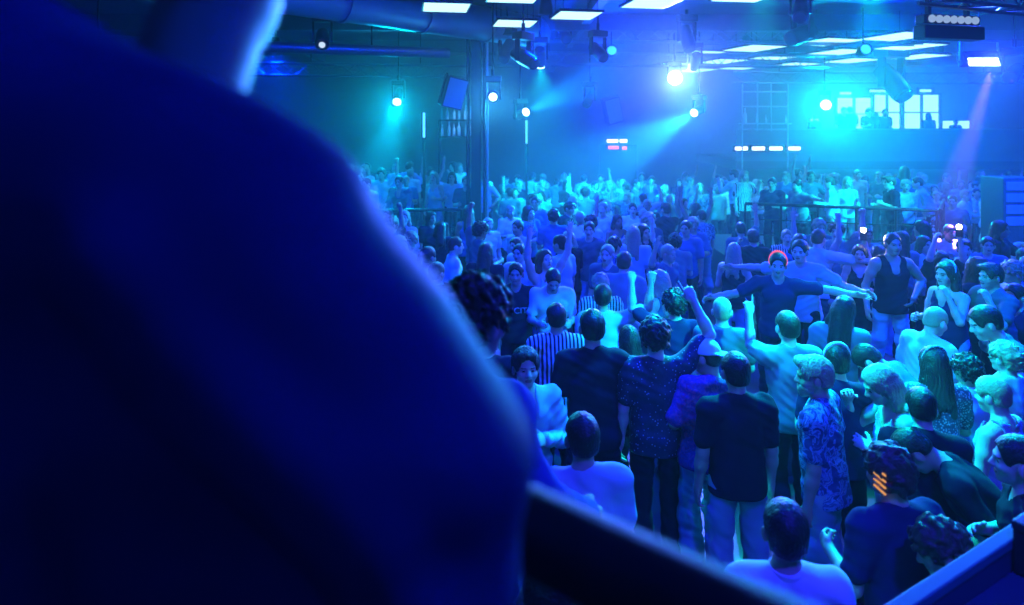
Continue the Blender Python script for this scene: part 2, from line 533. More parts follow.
def trouser_field(J, kind='jeans', seed=0):
    F = Field()
    if kind == 'skirt':
        F.el((0, 0, .96), (.17, .125, .14), k=.04); F.rc((0, 0, .9), (0, .01, .62), .15, .19, k=.04)
        F.cut((0, 0, 1.03), (0, 0, 1)); F.cut((0, 0, .58), (0, 0, -1)); return F.disp(wrinkle(.004, seed))
    F.el((0, 0, .955), (.171, .123, .13), k=.04)
    for n in 'LR':
        F.rc(J['hip' + n], J['kne' + n], .095, .074, k=.03)
        F.rc(J['kne' + n], J['ank' + n], .077, .068 if kind == 'jeans' else .056, k=.03)
        F.rc(J['kne' + n] + V(0, .0, .04), J['ank' + n] + V(0, -.03, .2), .078, .074, k=.03)
    F.disp(wrinkle(.007, seed, 1.1))
    F.cut((0, 0, 1.03), (0, 0, 1)); F.cut((0, 0, .45 if kind == 'shorts' else .055), (0, 0, -1))
    return F


def shoe_field(J, n):
    s = -1 if n == 'L' else 1; a = J['ank' + n]
    F = Field()
    F.rc(a + V(0, -.03, -.045), a + V(s * .025, .14, -.05), .04, .036, k=.02)
    F.rc(a + V(0, -.02, -.01), a + V(0, 0, .03), .046, .044, k=.03)
    F.el(a + V(s * .012, .055, -.068), (.047, .14, .02), rotz(-s * .14), k=.012)
    F.cut(a + V(0, 0, -.0845), (0, 0, -1)).cut(a + V(0, 0, .045), (0, 0, 1))
    return F


def hair_field(J, style, seed=0):
    hc, Rh, tp = J['hc'], J['Rh'], J['tp']
    q = lambda x, y, z: hc + Rh @ V(x, y, z)
    F = Field(); r = np.random.RandomState(seed + 5); ph = r.rand(8) * 6.28
    t = {'short': .012, 'crop': .006, 'messy': .026, 'curly': .034, 'swept': .02, 'long': .016, 'bun': .012, 'pony': .012}[style]
    F.el(q(0, -.014, .032), (.078 + t, .1 + t, .092 + t), Rh, k=.02)
    F.el(q(0, -.055, -.03), (.064 + t * .7, .046 + t * .6, .05), Rh, k=.03)
    if style == 'swept':
        F.el(q(.01, .07, .1), (.06, .04, .03), Rh, k=.025)
    if style == 'long':
        sh = J['neck']
        for s in (-1, 1):
            F.rc(q(s * .07, -.02, .0), q(s * .078, -.03, -.12), .032, .036, k=.03)
            F.rc(q(s * .078, -.03, -.12), tp(s * .1, -.02 + .03 * s * math.sin(ph[0]), 1.33), .036, .03, k=.03)
        F.rc(q(0, -.08, -.02), tp(0, -.11, 1.38), .06, .055, k=.04)
        for s in (-1, 1): F.rc(q(s * .045, -.07, -.02), tp(s * .06, -.1, 1.3), .045, .035, k=.03)
    if style == 'bun':
        F.el(q(0, -.09, .1), (.042, .042, .04), Rh, k=.012)
    if style == 'pony':
        F.el(q(0, -.11, .05), (.03, .03, .03), Rh, k=.015)
        F.rc(q(0, -.135, .04), q(.01, -.16, -.08), .03, .034, k=.02); F.rc(q(.01, -.16, -.08), q(.02, -.15, -.2), .034, .014, k=.02)
    # the face stays free
    F.el(q(0, .125, -.008 if style not in ('messy', 'curly') else -.024), (.08, .095, .095), Rh, k=.015, op='sub')
    if style in ('short', 'crop', 'messy', 'swept', 'bun', 'pony', 'curly'):
        for s in (-1, 1): F.el(q(s * .092, .0, -.028), (.032, .05, .06), Rh, k=.012, op='sub')
        F.cut(q(0, -.06, -.06), Rh @ V(0, .45, -1), k=.02)
    amp = {'short': .0016, 'crop': .001, 'messy': .009, 'curly': .011, 'swept': .004}.get(style, .003)
    fq = 60 if style != 'curly' else 95

    def strands(X, Y, Z):
        a = (X - hc[0]) * 1.0; b = (Y - hc[1]); c = (Z - hc[2])
        w = .8 * np.sin(30 * c + ph[0]) + .5 * np.sin(25 * b + ph[1])
        if style in ('curly', 'messy'):
            a = a + .014 * np.sin(63 * c + 41 * b + ph[5]); c = c + .014 * np.sin(57 * b - 47 * a + ph[6]); b = b + .014 * np.sin(52 * a + 66 * c + ph[7])
            return amp * (np.sin(fq * (a + .5 * c) + 2 * w + ph[2]) * np.sin(fq * (.8 * c - .6 * b) + ph[3]) + .6 * np.sin(fq * 1.3 * (b - .4 * a) + w + ph[4]) + .4 * np.sin(fq * 2.1 * (a + b + c)))
        th = np.arctan2(b, a + 1e-6)
        return amp * (np.sin(43 * th + 3 * w + ph[2]) + .6 * np.sin(71 * th - 4 * w + ph[3]))
    F.disp(strands)
    return F


def cap_field(J, back=True):
    hc, Rh = J['hc'], J['Rh']; q = lambda x, y, z: hc + Rh @ V(x, y, z)
    s = -1 if back else 1
    F = Field()
    F.el(q(0, -.012, .035), (.09, .113, .107), Rh, k=.01)
    F.cut(q(0, 0, .03), Rh @ rotx(-.12 * s) @ V(0, 0, -1))
    G = Field()
    G.el(q(0, s * .13, .028), (.075, .085, .011), Rh @ rotx(-.18 * s), k=.01)
    G.el(q(0, -.012, .03), (.088, .11, .1), Rh, k=.004, op='sub')
    return F, G


def make_person(name, loc, yaw, pose, o, label=None, group=None, h=.008, scale=1.0):
    """body + hair + clothes; o: skin, hair, haircol, top, topmat, legs, legmat, shoes, extras"""
    J = skeleton(pose)
    seed = o.get('seed', 0)
    root = empty(name, loc, rad(yaw), label, 'person', group)
    root.scale = (scale,) * 3
    sk = SKIN[o.get('skin', 0)]; hm = HAIR[o.get('haircol', 'dark')]
    me = body_field(J, h).mesh(h, 'body')
    if h < .013: paint_face(me, J)
    link_mesh('body', me, [sk, hm, EYEM, LIP] if h < .013 else [sk], root)
    hc_ = max(h, .009)
    top = o.get('top', 'tee')
    sm = shirt_field(J, top, seed, o.get('hem', .86)).mesh(hc_, 'shirt')
    shirt = link_mesh('shirt', sm, [CL[o.get('topmat', 'black')]], root)
    if o.get('legs', 'jeans'):
        lk = o.get('legs', 'jeans')
        link_mesh('skirt' if lk == 'skirt' else 'trousers', trouser_field(J, lk, seed + 3).mesh(hc_, 'trousers'), [CL[o.get('legmat', 'darkdenim')]], root)
    for n in 'LR':
        link_mesh('shoe', shoe_field(J, n).mesh(max(h, .01), 'shoe'), [SHOE[o.get('shoes', 'dark')]], root)
    if o.get('hair', 'short'):
        link_mesh('hair', hair_field(J, o.get('hair', 'short'), seed).mesh(h, 'hair'), [hm], root)
    q = lambda x, y, z: J['hc'] + J['Rh'] @ V(x, y, z)
    if o.get('beard'):
        F = Field(); F.el(q(0, .035, -.06), (.066, .07, .058), J['Rh'], k=.02)
        F.el(q(0, .07, -.1), (.035, .03, .03), J['Rh'], k=.02)
        F.el(q(0, .108, -.058), (.026, .022, .011), J['Rh'], k=.006, op='sub')
        F.el(q(0, .13, -.01), (.075, .07, .045), J['Rh'], k=.012, op='sub')
        F.cut(q(0, 0, -.02), J['Rh'] @ V(0, 0, 1), k=.01)
        link_mesh('beard', F.mesh(h, 'beard'), [hm], root)
    if o.get('cap'):
        a, b = cap_field(J, o.get('capback', True))
        c = link_mesh('cap', a.mesh(h, 'cap'), [CL[o['cap']]], root)
        link_mesh('brim', b.mesh(min(h, .007), 'brim'), [CL[o['cap']]], c)
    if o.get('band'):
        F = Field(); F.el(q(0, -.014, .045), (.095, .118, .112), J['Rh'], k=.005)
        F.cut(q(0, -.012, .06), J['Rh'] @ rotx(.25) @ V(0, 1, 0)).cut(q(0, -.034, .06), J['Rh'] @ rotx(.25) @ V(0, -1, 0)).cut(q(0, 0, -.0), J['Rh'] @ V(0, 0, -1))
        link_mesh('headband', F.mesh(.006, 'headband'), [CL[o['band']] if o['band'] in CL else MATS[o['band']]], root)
    if o.get('collar'):
        F = Field(); c0 = J['neck']; ax = J['hc'] + J['Rh'] @ V(0, -.03, -.06)
        F.rc(c0 + V(0, .012, .0), c0 + (ax - c0) * .55 + V(0, -.004, 0), .083, .072, k=.01)
        F.rc(c0 + V(0, .012, -.05), ax, .068, .06, k=.006, op='sub')
        F.cut(c0 + (ax - c0) * .5, ax - c0)
        link_mesh('collar', F.mesh(.007, 'collar'), [CL[o['topmat']]], root)
    root['_sh'] = 0
    del root['_sh']
    return root, J, shirt


def add_text(root, shirt, txt, size, y_sign, z, x0=0.0, mat=None):
    """printed lettering laid on the chest (y_sign 1) or back (-1) of a shirt"""
    cu = bpy.data.curves.new('lettering', 'FONT'); cu.body = txt; cu.size = size; cu.align_x = 'CENTER'; cu.align_y = 'CENTER'
    cu.resolution_u = 2; cu.extrude = 0
    to = bpy.data.objects.new('lettering', cu); COL.objects.link(to)
    dg = bpy.context.evaluated_depsgraph_get(); dg.update()
    me = bpy.data.meshes.new_from_object(to.evaluated_get(dg))
    bpy.data.objects.remove(to); bpy.data.curves.remove(cu)
    bm = bmesh.new(); bm.from_mesh(me)
    bmesh.ops.triangulate(bm, faces=bm.faces)
    bmesh.ops.subdivide_edges(bm, edges=[e for e in bm.edges if e.calc_length() > .02], cuts=2)
    tree = BVHTree.FromPolygons([v.co for v in shirt.data.vertices], [p.vertices for p in shirt.data.polygons])
    for v in bm.verts:
        x, zz = (-v.co.x if y_sign > 0 else v.co.x) + x0, v.co.y + z
        hit = tree.ray_cast(Vector((x, y_sign * 1.0, zz)), Vector((0, -y_sign, 0)))
        y = hit[0].y if hit[0] else y_sign * .12
        v.co = (x, y + y_sign * .004, zz)
    bm.to_mesh(me); bm.free()
    link_mesh('lettering', me, [mat or CL['white']], root)

# ================================================================== camera, world, haze
cam = bpy.data.objects.new('camera', bpy.data.cameras.new('camera')); COL.objects.link(cam)
cam.location = (0, 0, EYE); cam.rotation_euler = (rad(90), 0, 0)
cam.data.sensor_width = 36; cam.data.lens = F_PX / 1024 * 36
cam.data.shift_y = -(302.5 - HORIZON) / 1024
cam.data.clip_start = .05
cam.data.dof.use_dof = True; cam.data.dof.focus_distance = 5.5; cam.data.dof.aperture_fstop = 1.5
sc.camera = cam

HAZE, ANISO = .020, .45
w = bpy.data.worlds.new('hall air'); sc.world = w; w.use_nodes = True
wn = w.node_tree
wn.nodes['Background'].inputs[0].default_value = (0, .02, .3, 1); wn.nodes['Background'].inputs[1].default_value = .0
vs = wn.nodes.new('ShaderNodeVolumeScatter'); vs.inputs['Density'].default_value = HAZE; vs.inputs['Anisotropy'].default_value = ANISO
geo = wn.nodes.new('ShaderNodeNewGeometry'); sep = wn.nodes.new('ShaderNodeSeparateXYZ'); mr = wn.nodes.new('ShaderNodeMapRange')
mr.interpolation_type = 'SMOOTHSTEP'
for k_, v_ in zip(('From Min', 'From Max', 'To Min', 'To Max'), (8.0, 15.0, .003, .028)): mr.inputs[k_].default_value = v_
wn.links.new(geo.outputs['Position'], sep.inputs[0]); wn.links.new(sep.outputs['Y'], mr.inputs['Value']); wn.links.new(mr.outputs[0], vs.inputs['Density'])
try: w.cycles.volume_step_size = 1.0
except Exception: pass
wn.links.new(vs.outputs[0], wn.nodes['World Output'].inputs['Volume'])
v = sc.view_settings; v.view_transform = 'Standard'; v.look = 'None'; v.gamma = 1; v.use_curve_mapping = False
v.exposure = 0.0
c = sc.cycles
c.use_denoising = True; c.max_bounces = 4; c.diffuse_bounces = 2; c.glossy_bounces = 2; c.volume_bounces = 1; c.transmission_bounces = 2
c.sample_clamp_indirect = 4; c.sample_clamp_direct = 0; c.caustics_reflective = False; c.caustics_refractive = False

# ================================================================== the hall
MF = base_mat('floor lacquer', (.025, .028, .04), .4, bump=.1, bscale=8, vary=.3)
MW = base_mat('wall paint', (.10, .11, .16), .8, bump=.2, bscale=5, vary=.25)
MC = base_mat('ceiling paint', (.07, .08, .12), .85, bump=.3, bscale=4, vary=.3)
MS = base_mat('stage deck', (.05, .055, .07), .5, vary=.3, bscale=6)
CEIL = 5.75
S_ = lambda o: tag(o, kind='structure')
S_(MB().box((31, 32, .2), (3.5, 11, -.1)).build('floor', MF))
cb = MB().box((31, 32, .2), (3.5, 11, CEIL + .1))
S_(cb.build('ceiling', MC))
S_(MB().box((.2, 32, CEIL), (-11.9, 11, CEIL / 2)).build('wall_left', MW))
S_(MB().box((.2, 32, CEIL), (18.9, 11, CEIL / 2)).build('wall_right', MW))
S_(MB().box((31, .2, CEIL), (3.5, -4.9, CEIL / 2)).build('wall_front', MW))
S_(MB().box((31, .2, CEIL), (3.5, 26.9, CEIL / 2)).build('wall_back', MW))
MBEAM = base_mat('ceiling beam', (.10, .11, .17), .7, vary=.2, bscale=3)
for i, y in enumerate((6.2, 10.0, 14.2, 18.5, 22.5)):
    S_(MB().box((30.6, .22, .34), (3.5, y, CEIL - .17)).build('ceiling_beam', MBEAM))
for i, x in enumerate((-6.5, 1.6, 9.2)):
    S_(MB().box((.18, 31.6, .22), (x, 11, CEIL - .11)).build('ceiling_beam', MBEAM))

# upper gallery across the back with its lit windows
GX0, GX1, GY, GZ = 7.6, 18.7, 22.0, 2.15
S_(MB().box((GX1 - GX0, 4.8, .3), ((GX0 + GX1) / 2, GY + 2.4, GZ - .15)).build('gallery_floor', MS))
S_(MB().box((GX1 - GX0, .12, 1.05), ((GX0 + GX1) / 2, GY, GZ + .5)).build('gallery_parapet', base_mat('parapet panel', (.12, .14, .2), .6, vary=.15, bscale=4)))
S_(MB().box((GX1 - GX0, .1, .06), ((GX0 + GX1) / 2, GY, GZ + 1.055)).build('trim_1', GREYMETAL))
WIN = emit_mat('lit window', (.42, .95, 1.0), 1.5)
FRAME = base_mat('window frame', (.03, .04, .06), .5)


def window(n, x0, x1, z0, z1, y, cols, rows):
    f = MB(); t = .07
    f.box((x1 - x0 + t, .1, t), ((x0 + x1) / 2, y, z0)).box((x1 - x0 + t, .1, t), ((x0 + x1) / 2, y, z1))
    for i in range(cols + 1): f.box((t, .1, z1 - z0), (x0 + (x1 - x0) * i / cols, y, (z0 + z1) / 2))
    for j in range(1, rows): f.box((x1 - x0, .08, t * .7), ((x0 + x1) / 2, y, z0 + (z1 - z0) * j / rows))
    o = S_(f.build('window_%d' % n, FRAME))
    g = MB().box((x1 - x0, .02, z1 - z0), ((x0 + x1) / 2, y + .06, (z0 + z1) / 2)).build('pane', WIN, o)
    return o


WY = 25.2
def wx(px): return (px - 512) / F_PX * WY
def wz(py): return EYE - (py - HORIZON) / F_PX * WY
window(1, wx(836), wx(872), wz(131), wz(97), WY, 2, 2)
window(2, wx(873), wx(901), wz(131), wz(94), WY, 2, 2)
window(3, wx(903), wx(940), wz(131), wz(94), WY, 2, 2)
window(4, wx(941), wx(971), wz(131), wz(120), WY, 1, 1)
window(5, wx(838), wx(853), wz(95.5), wz(91), WY, 1, 1)
window(6, wx(868), wx(895), wz(93), wz(89), WY, 1, 1)
window(7, wx(918), wx(933), wz(93), wz(88.5), WY, 1, 1)
window(8, wx(809), wx(820), wz(130), wz(118), WY, 1, 1)

# raised decks
S_(MB().box((9.6, 6.3, .5), (-5.0, 16.25, .25)).build('deck_left', MS))
S_(MB().prism([(4.5, 12.75), (9.0, 11.25), (9.0, 16.4), (4.5, 16.4)], 0, .6).build('deck_right', MS))
S_(MB().box((3.1, 2.5, .3), (3.45, 7.45, .15)).build('deck_middle', MS))
# camera-side balcony
RA, RT = Vector((.03, .70, 0)), Vector((.775, -.632, 0))
e0, e1 = RA - RT * 2.6, RA + RT * 3.0
S_(MB().prism([(e0.x, e0.y), (-6, e0.y), (-6, -4.7), (e1.x, -4.7), (e1.x, e1.y)], 1.6, 1.85).build('balcony_floor', MS))
S_(MB().box((1.1, .9, 1.1), (-.55, 2.62, .55)).build('step_riser', MS))

# ================================================================== railings
def railing(name, a, b, z0, h, label, posts=4, bars=3, group=None):
    a, b = Vector(a), Vector(b)
    r = empty(name, (a.x, a.y, z0), 0, label, 'railing', group)
    d = b - a; d.z = 0
    MB().tube((0, 0, h), (d.x, d.y, h), .032).build('top_rail', BLACKMETAL, r, True)
    for i in range(posts + 1):
        p = d * (i / posts)
        MB().tube((p.x, p.y, 0), (p.x, p.y, h), .024).lathe([(.06, 0), (.06, .015), (.03, .02)], (p.x, p.y, 0), seg=12).build('post', BLACKMETAL, r, True)
    for j in range(bars):
        z = h * (j + 1) / (bars + 1)
        MB().tube((0, 0, z), (d.x, d.y, z), .013, seg=8).build('crossbar', BLACKMETAL, r, True)
    return r


hr = empty('handrail', (e0.x, e0.y, 1.85), 0, 'thick black balcony handrail beside the blurred spectator in the navy shirt', 'railing')
dd = e1 - e0
RM = base_mat('handrail coat', (.012, .014, .022), .6, vary=.1)
MB().tube((0, 0, 1.06), (dd.x, dd.y, 1.06), .042, seg=32).build('top_rail', RM, hr, True)
for t in (.02, .30, .66, .97):
    MB().tube(dd * t, dd * t + Vector((0, 0, 1.05)), .024).build('post', RM, hr, True)
for z in (.15, .55):
    MB().tube((0, 0, z), (dd.x, dd.y, z), .014).build('crossbar', RM, hr, True)
railing('railing', (-3.6, 13.2, 0), (-1.05, 13.45, 0), .5, 1.1, 'black metal railing along the raised deck left of the column', 4, 2)
railing('railing', (4.6, 12.82, 0), (7.7, 11.78, 0), .6, 1.2, 'black railing in front of the brightly lit guests on the right deck', 5, 3)
railing('railing', (7.76, 11.78, 0), (8.9, 13.4, 0), .6, 1.2, 'black railing turning back along the end of the right deck', 3, 3)

# ================================================================== column and duct
col = empty('support_column', (-.74, 13.5, 0), 0, 'black riveted column with bright edge strip beside the left railing', 'column')
MB().box((.2, .36, CEIL - .1), (0, 0, CEIL / 2 - .05), bevel=.01).build('web', BLACKMETAL, col)
for x in (-.17, .17):
    MB().box((.05, .42, CEIL - .1), (x, 0, CEIL / 2 - .05), bevel=.006).build('flange', BLACKMETAL, col)
MB().tube((.235, -.16, .02), (.235, -.16, CEIL - .1), .022).build('conduit', STEEL, col, True)
MB().box((.6, .6, .06), (0, 0, .03)).build('base_plate', BLACKMETAL, col)
MB().box((.56, .56, .16), (0, 0, CEIL - .08)).build('head_plate', BLACKMETAL, col)

DUCT = base_mat('duct sheet', (.25, .28, .38), .45, .5, vary=.15, bscale=3)
du = empty('ventilation_duct', (-1.9, 11.6, 5.38), 0, 'wide round ventilation duct under the ceiling above the left deck', 'duct')
dv = Vector((2.5, 2.75, 0))
MB().tube(-dv * 1.2, dv * 1.0, .34, seg=32).build('pipe', DUCT, du, True)
for t in (-.8, -.35, .1, .55, .95):
    p = dv * t; n = dv.normalized() * .035
    MB().tube(p - n, p + n, .365, seg=32).build('flange', DUCT, du, True)
for t in (-.6, .3, .8):
    p = dv * t
    MB().tube(p + Vector((0, 0, .3)), p + Vector((0, 0, CEIL - 5.38)), .02).build('hanger', BLACKMETAL, du, True)
du2 = empty('service_pipe', (-4.6, 11.2, 4.72), 0, 'thin dark service pipe running below the round duct', 'pipe')
MB().tube((-3, -.9, 0), (3.4, 1.2, .0), .1, seg=20).build('pipe', GREYMETAL, du2, True)
for t in (-.7, .6):
    p = Vector((3.2 * t + .1, 1.05 * t + .12, 0))
    MB().tube(p, p + Vector((0, 0, CEIL - 4.72)), .015).build('hanger', BLACKMETAL, du2, True)

# ================================================================== trusses
def truss(a, b, label, s=.3):
    a, b = Vector(a), Vector(b); d = (b - a); L = d.length; u = d.normalized(); n = Vector((-u.y, u.x, 0)) * s / 2; k = Vector((0, 0, s / 2))
    r = empty('lighting_truss', a, 0, label, 'truss')
    corners = [n + k, -n + k, -n - k, n - k]
    for q in corners: MB().tube(q, q + d, .025, seg=8).build('chord', GREYMETAL, r, True)
    m = MB(); N = int(L / .35)
    for i in range(N):
        p0, p1 = u * (L * i / N), u * (L * (i + 1) / N)
        for A, B in zip(corners, corners[1:] + corners[:1]):
            A, B = (A, B) if i % 2 else (B, A)
            m.tube(A + p0, B + p1, .011, seg=5)
    m.build('lacing', GREYMETAL, r)
    for t in (.15, .5, .85):
        p = d * t
        MB().tube(p + k, Vector((p.x, p.y, CEIL - a.z)), .012, seg=6).build('hanger', BLACKMETAL, r)
    return r


truss((-.2, 14.5, 5.38), (9.5, 15.2, 5.38), 'grey lattice truss high overhead, behind the row of big ceiling panels')
truss((-.4, 16.6, 5.05), (8.6, 17.4, 5.05), 'grey lattice truss behind the column, in the blue glow')
truss((4.9, 7.6, 4.95), (10.5, 10.0, 4.95), 'lattice truss carrying the bar of seven lenses')
truss((-9.0, 16.0, 4.75), (-1.2, 17.0, 4.75), 'lattice truss over the left deck carrying the cyan spotlight')
truss((6.5, 19.0, 4.75), (15.5, 19.6, 4.75), 'far lattice truss in front of the lit gallery windows')

# ================================================================== light panels
PANEL = emit_mat('light panel', (.50, .98, 1.0), 1.6)
PZ = EYE + 1.9
near = [(446, 8, 'first square ceiling light panel from the round duct'), (514.5, 24, 'ceiling light panel hanging lowest in the near row, right of the round duct'),
        (514, -2, 'ceiling light panel cut off by the top edge above the near row'), (576, 16, 'ceiling light panel between the lowest near one and the largest one'),
        (651, 4, 'largest looking ceiling light panel of the near row'), (746, -3, 'ceiling light panel just grazing the top edge above the blue glow')]
far = [(697, 54, 'far ceiling light panel partly behind a dark lamp above the big white glow'), (672, 65, 'far ceiling light panel touching the top of the big white glow'),
       (696, 70.5, 'lowest far ceiling light panel right beside the big white glow'), (722, 61.7, 'far ceiling light panel second right of the big white glow'),
       (754, 48.7, 'far ceiling light panel at the back left corner of the grid, near the truss'), (741.6, 67.8, 'small far ceiling light panel low in the grid left of the cyan spotlight'),
       (778, 57.3, 'far ceiling light panel in the middle of the grid left of the cyan spotlight'), (794, 65, 'small far ceiling light panel nearest above the cyan spotlight'),
       (826, 42.5, 'far ceiling light panel half hidden by a black lamp'), (839, 52.5, 'far ceiling light panel in the middle of three in a slanted row above the windows'),
       (851.6, 61, 'far ceiling light panel lowest of three in a slanted row above the windows'), (898.5, 37, 'ceiling light panel partly covered by the bar of seven lenses'),
       (910, 47, 'ceiling light panel second below the bar of seven lenses'), (917.5, 57, 'ceiling light panel third below the bar of seven lenses')]
for grp, lst in (('large light panels overhead', near), ('light panels over the back of the hall', far)):
    for px, py, lab in lst:
        d = F_PX * (PZ - EYE) / (HORIZON - py)
        p = P(px, py, d)
        r = empty('ceiling_light_panel', p, rad(9 if grp.startswith('large') else 17), lab, 'ceiling light', grp)
        s = .74; s2 = .8
        if grp.endswith('hall'): s, s2 = .98, 1.22
        f = MB()
        for (sx, sy, lx, ly) in ((s + .04, .03, 0, s2 / 2), (s + .04, .03, 0, -s2 / 2), (.03, s2, s / 2, 0), (.03, s2, -s / 2, 0)):
            f.box((sx, sy, .045), (lx, ly, .0275))
        f.box((s, s2, .01), (0, 0, .045))
        f.build('frame', BLACKMETAL, r)
        MB().box((s - .02, s2 - .02, .02), (0, 0, .012)).build('diffuser', PANEL, r)
        m = MB()
        for x, y in ((-.3, -.3), (.3, -.3), (.3, .3), (-.3, .3)): m.tube((x, y, .06), (x, y, CEIL - PZ), .006, seg=6)
        m.build('hanger', BLACKMETAL, r)


# ================================================================== lamps
def spot(root, col, watts, aim, loc=(0, 0, 0), cone=40, blend=.6, size=.06):
    l = bpy.data.lights.new('lamp', 'SPOT'); l.color = col; l.energy = watts; l.spot_size = rad(cone); l.spot_blend = blend; l.shadow_soft_size = size
    o = bpy.data.objects.new('lamp', l); COL.objects.link(o); o.parent = root
    o.location = loc
    d = Vector(aim) - (root.location + Vector(loc))
    o.rotation_euler = d.to_track_quat('-Z', 'Y').to_euler()
    return o


def moving_head(loc, aim, label, col, watts=0, cone=40, lens=0, blend=.6, scale=1.0, group=None, size=.07, lens_r=.095, halo=0):
    """hanging head: base above, yoke, drum and lens; loc is the centre of the lens"""
    loc, aim = Vector(loc), Vector(aim)
    r = empty('moving_head_lamp', loc, 0, label, 'stage lamp', group)
    f = (aim - loc).normalized(); q = f.to_track_quat('Z', 'Y').to_matrix()
    c = -f * .26 * scale
    MB().lathe([(.06 * scale, -.22 * scale), (.1 * scale, -.2 * scale), (.115 * scale, -.02 * scale), (.115 * scale, .2 * scale), (.105 * scale, .24 * scale)], c, q, 24).build('head', DARKPLASTIC, r, True)
    lm = emit_mat('lens ' + label, tuple(.45 + .55 * c_ for c_ in col), min(lens, 9)) if lens else base_mat('dark lens', (.05, .07, .1), .1, spec=.8)
    MB().lathe([(lens_r * scale, -.01), (lens_r * scale, .008), (lens_r * .7 * scale, .016), (.01, .02)], (0, 0, 0), q, 24).build('lens', lm, r, True)
    y = Vector((f.y, -f.x, 0)); y = y.normalized() if y.length > .01 else Vector((1, 0, 0))
    top = c + Vector((0, 0, .25 * scale))
    for s in (-1, 1):
        MB().box((.035 * scale, .09 * scale, .34 * scale), c + y * s * .145 * scale + Vector((0, 0, .1 * scale)), y.to_track_quat('X', 'Z').to_matrix(), .008).build('yoke_arm', DARKPLASTIC, r)
    MB().box((.33 * scale, .2 * scale, .12 * scale), top + Vector((0, 0, .08 * scale)), y.to_track_quat('X', 'Z').to_matrix(), .015).build('base', DARKPLASTIC, r)
    MB().tube(top + Vector((0, 0, .13 * scale)), top + Vector((0, 0, .28 * scale)), .03 * scale).tube(top + Vector((0, 0, .2 * scale)), Vector((top.x, top.y, CEIL - loc.z)), .016).build('drop_pipe', BLACKMETAL, r, True)
    if watts: spot(r, col, watts, aim, f * .03, cone, blend, size)
    if halo: spot(r, col, halo, loc + (f + (Vector((0, 0, EYE)) - loc).normalized()), f * .04, 150, 1.0, .05)
    return r


def wash(loc, aim, label, col, watts, cone=120, group='blue wash lamps under the ceiling'):
    """short par can with a wide beam"""
    loc, aim = Vector(loc), Vector(aim)
    r = empty('wash_lamp', loc, 0, label, 'stage lamp', group)
    f = (aim - loc).normalized(); q = f.to_track_quat('Z', 'Y').to_matrix()
    MB().lathe([(.05, -.3), (.09, -.28), (.12, -.12), (.125, 0.0), (.118, 0), (.11, -.03)], (0, 0, 0), q, 24).build('can', DARKPLASTIC, r, True)
    MB().lathe([(.108, -.04), (.1, -.03), (.01, -.025)], (0, 0, 0), q, 24).build('lens', emit_mat('wash lens', (.02, .2, 1), 4), r, True)
    MB().tube(-f * .15, Vector((-f.x * .15, -f.y * .15, CEIL - loc.z)), .015).build('bracket', BLACKMETAL, r, True)
    spot(r, col, watts, aim, f * .03, cone, 1.0, .14)
    return r


CY, WC, BL, LV = (0, .72, 1.0), (.25, .8, 1.0), (0, .02, 1.0), (.28, .22, 1.0)
K = 1.0
moving_head(P(397, 102, 16.4), P(372, 200, 13.8), 'bright cyan spotlight over the left deck, its beam falling to the lower left', (0, .62, 1), 3200 * K, 34, 60, lens_r=.1, halo=1000)
moving_head(P(493, 97, 12.5), P(500, 150, 6), 'bluish white spotlight right beside the black column', (.05, .55, 1), 900 * K, 50, 50, lens_r=.075, halo=500)
moving_head(P(526, 112, 16), P(650, 55, 12.5), 'small white lamp on a pole throwing a fan of light to the right', (.01, .4, 1), 5000 * K, 24, 14, halo=150)
moving_head(P(675, 78, 15), (1.6, 2, 3.6), 'glaring white lamp in the big pale glow, pointed at the viewer', (.06, .11, 1), 10000 * K, 80, 60, lens_r=.16)
moving_head(P(694, 113, 16.5), P(560, 190, 13), 'small lamp below the big glow throwing a cyan beam down', (.01, .45, 1), 11000 * K, 26, 14, halo=250)
moving_head(P(826, 105, 18.6), (5, 6, 2.4), 'glaring cyan spotlight in front of the lit gallery windows', (0, .65, 1), 5000 * K, 60, 60, lens_r=.14, halo=1200)

# strobe with its rectangular face and hanging bracket
st = empty('strobe_lamp', P(983, 62, 11.5), 0, 'wide rectangular white strobe lamp hanging from a thin bracket', 'stage lamp')
rq = rotx_m = Matrix.Rotation(rad(-22), 3, 'X')
MB().box((.62, .2, .22), (0, .11, .06), rq, .015).build('housing', DARKPLASTIC, st)
MB().box((.54, .02, .15), (0, -.015, .0), rq, .004).build('tube_window', emit_mat('strobe face', (.7, .95, 1), 5), st)
for s in (-1, 1):
    MB().box((.02, .05, .34), (s * .34, .1, .2)).build('bracket_arm', GREYMETAL, st)
MB().box((.7, .05, .02), (0, .1, .37)).tube((0, .1, .37), (0, .1, CEIL - st.location.z), .015).build('bracket_bar', GREYMETAL, st)
spot(st, (.2, .1, 1), 40000 * K, P(958, 175, 11.0), (0, -.22, -.14), 13, .25, .06)
spot(st, (.02, .05, 1), 4000 * K, (4, 4, 2), (0, -.22, 0), 110, 1, .08)

# bar of seven lenses
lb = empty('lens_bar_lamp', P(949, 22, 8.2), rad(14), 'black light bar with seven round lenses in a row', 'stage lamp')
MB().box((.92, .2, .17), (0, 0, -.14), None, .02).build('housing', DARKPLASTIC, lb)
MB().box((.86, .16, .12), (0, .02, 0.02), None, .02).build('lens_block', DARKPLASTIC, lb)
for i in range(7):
    MB().lathe([(.048, 0), (.05, .02), (.042, .035), (.01, .045)], ((i - 3) * .112, -.055, .02), Matrix.Rotation(rad(90), 3, 'X'), 16).build('lens', emit_mat('lens glint', (.45, .65, 1), .6), lb, True)  # faint glow stands in for lamp light reflected in each lens
for s in (-.3, .3): MB().box((.05, .05, CEIL - lb.location.z - .06), (s, .02, .06 + (CEIL - lb.location.z - .06) / 2)).build('clamp', BLACKMETAL, lb)

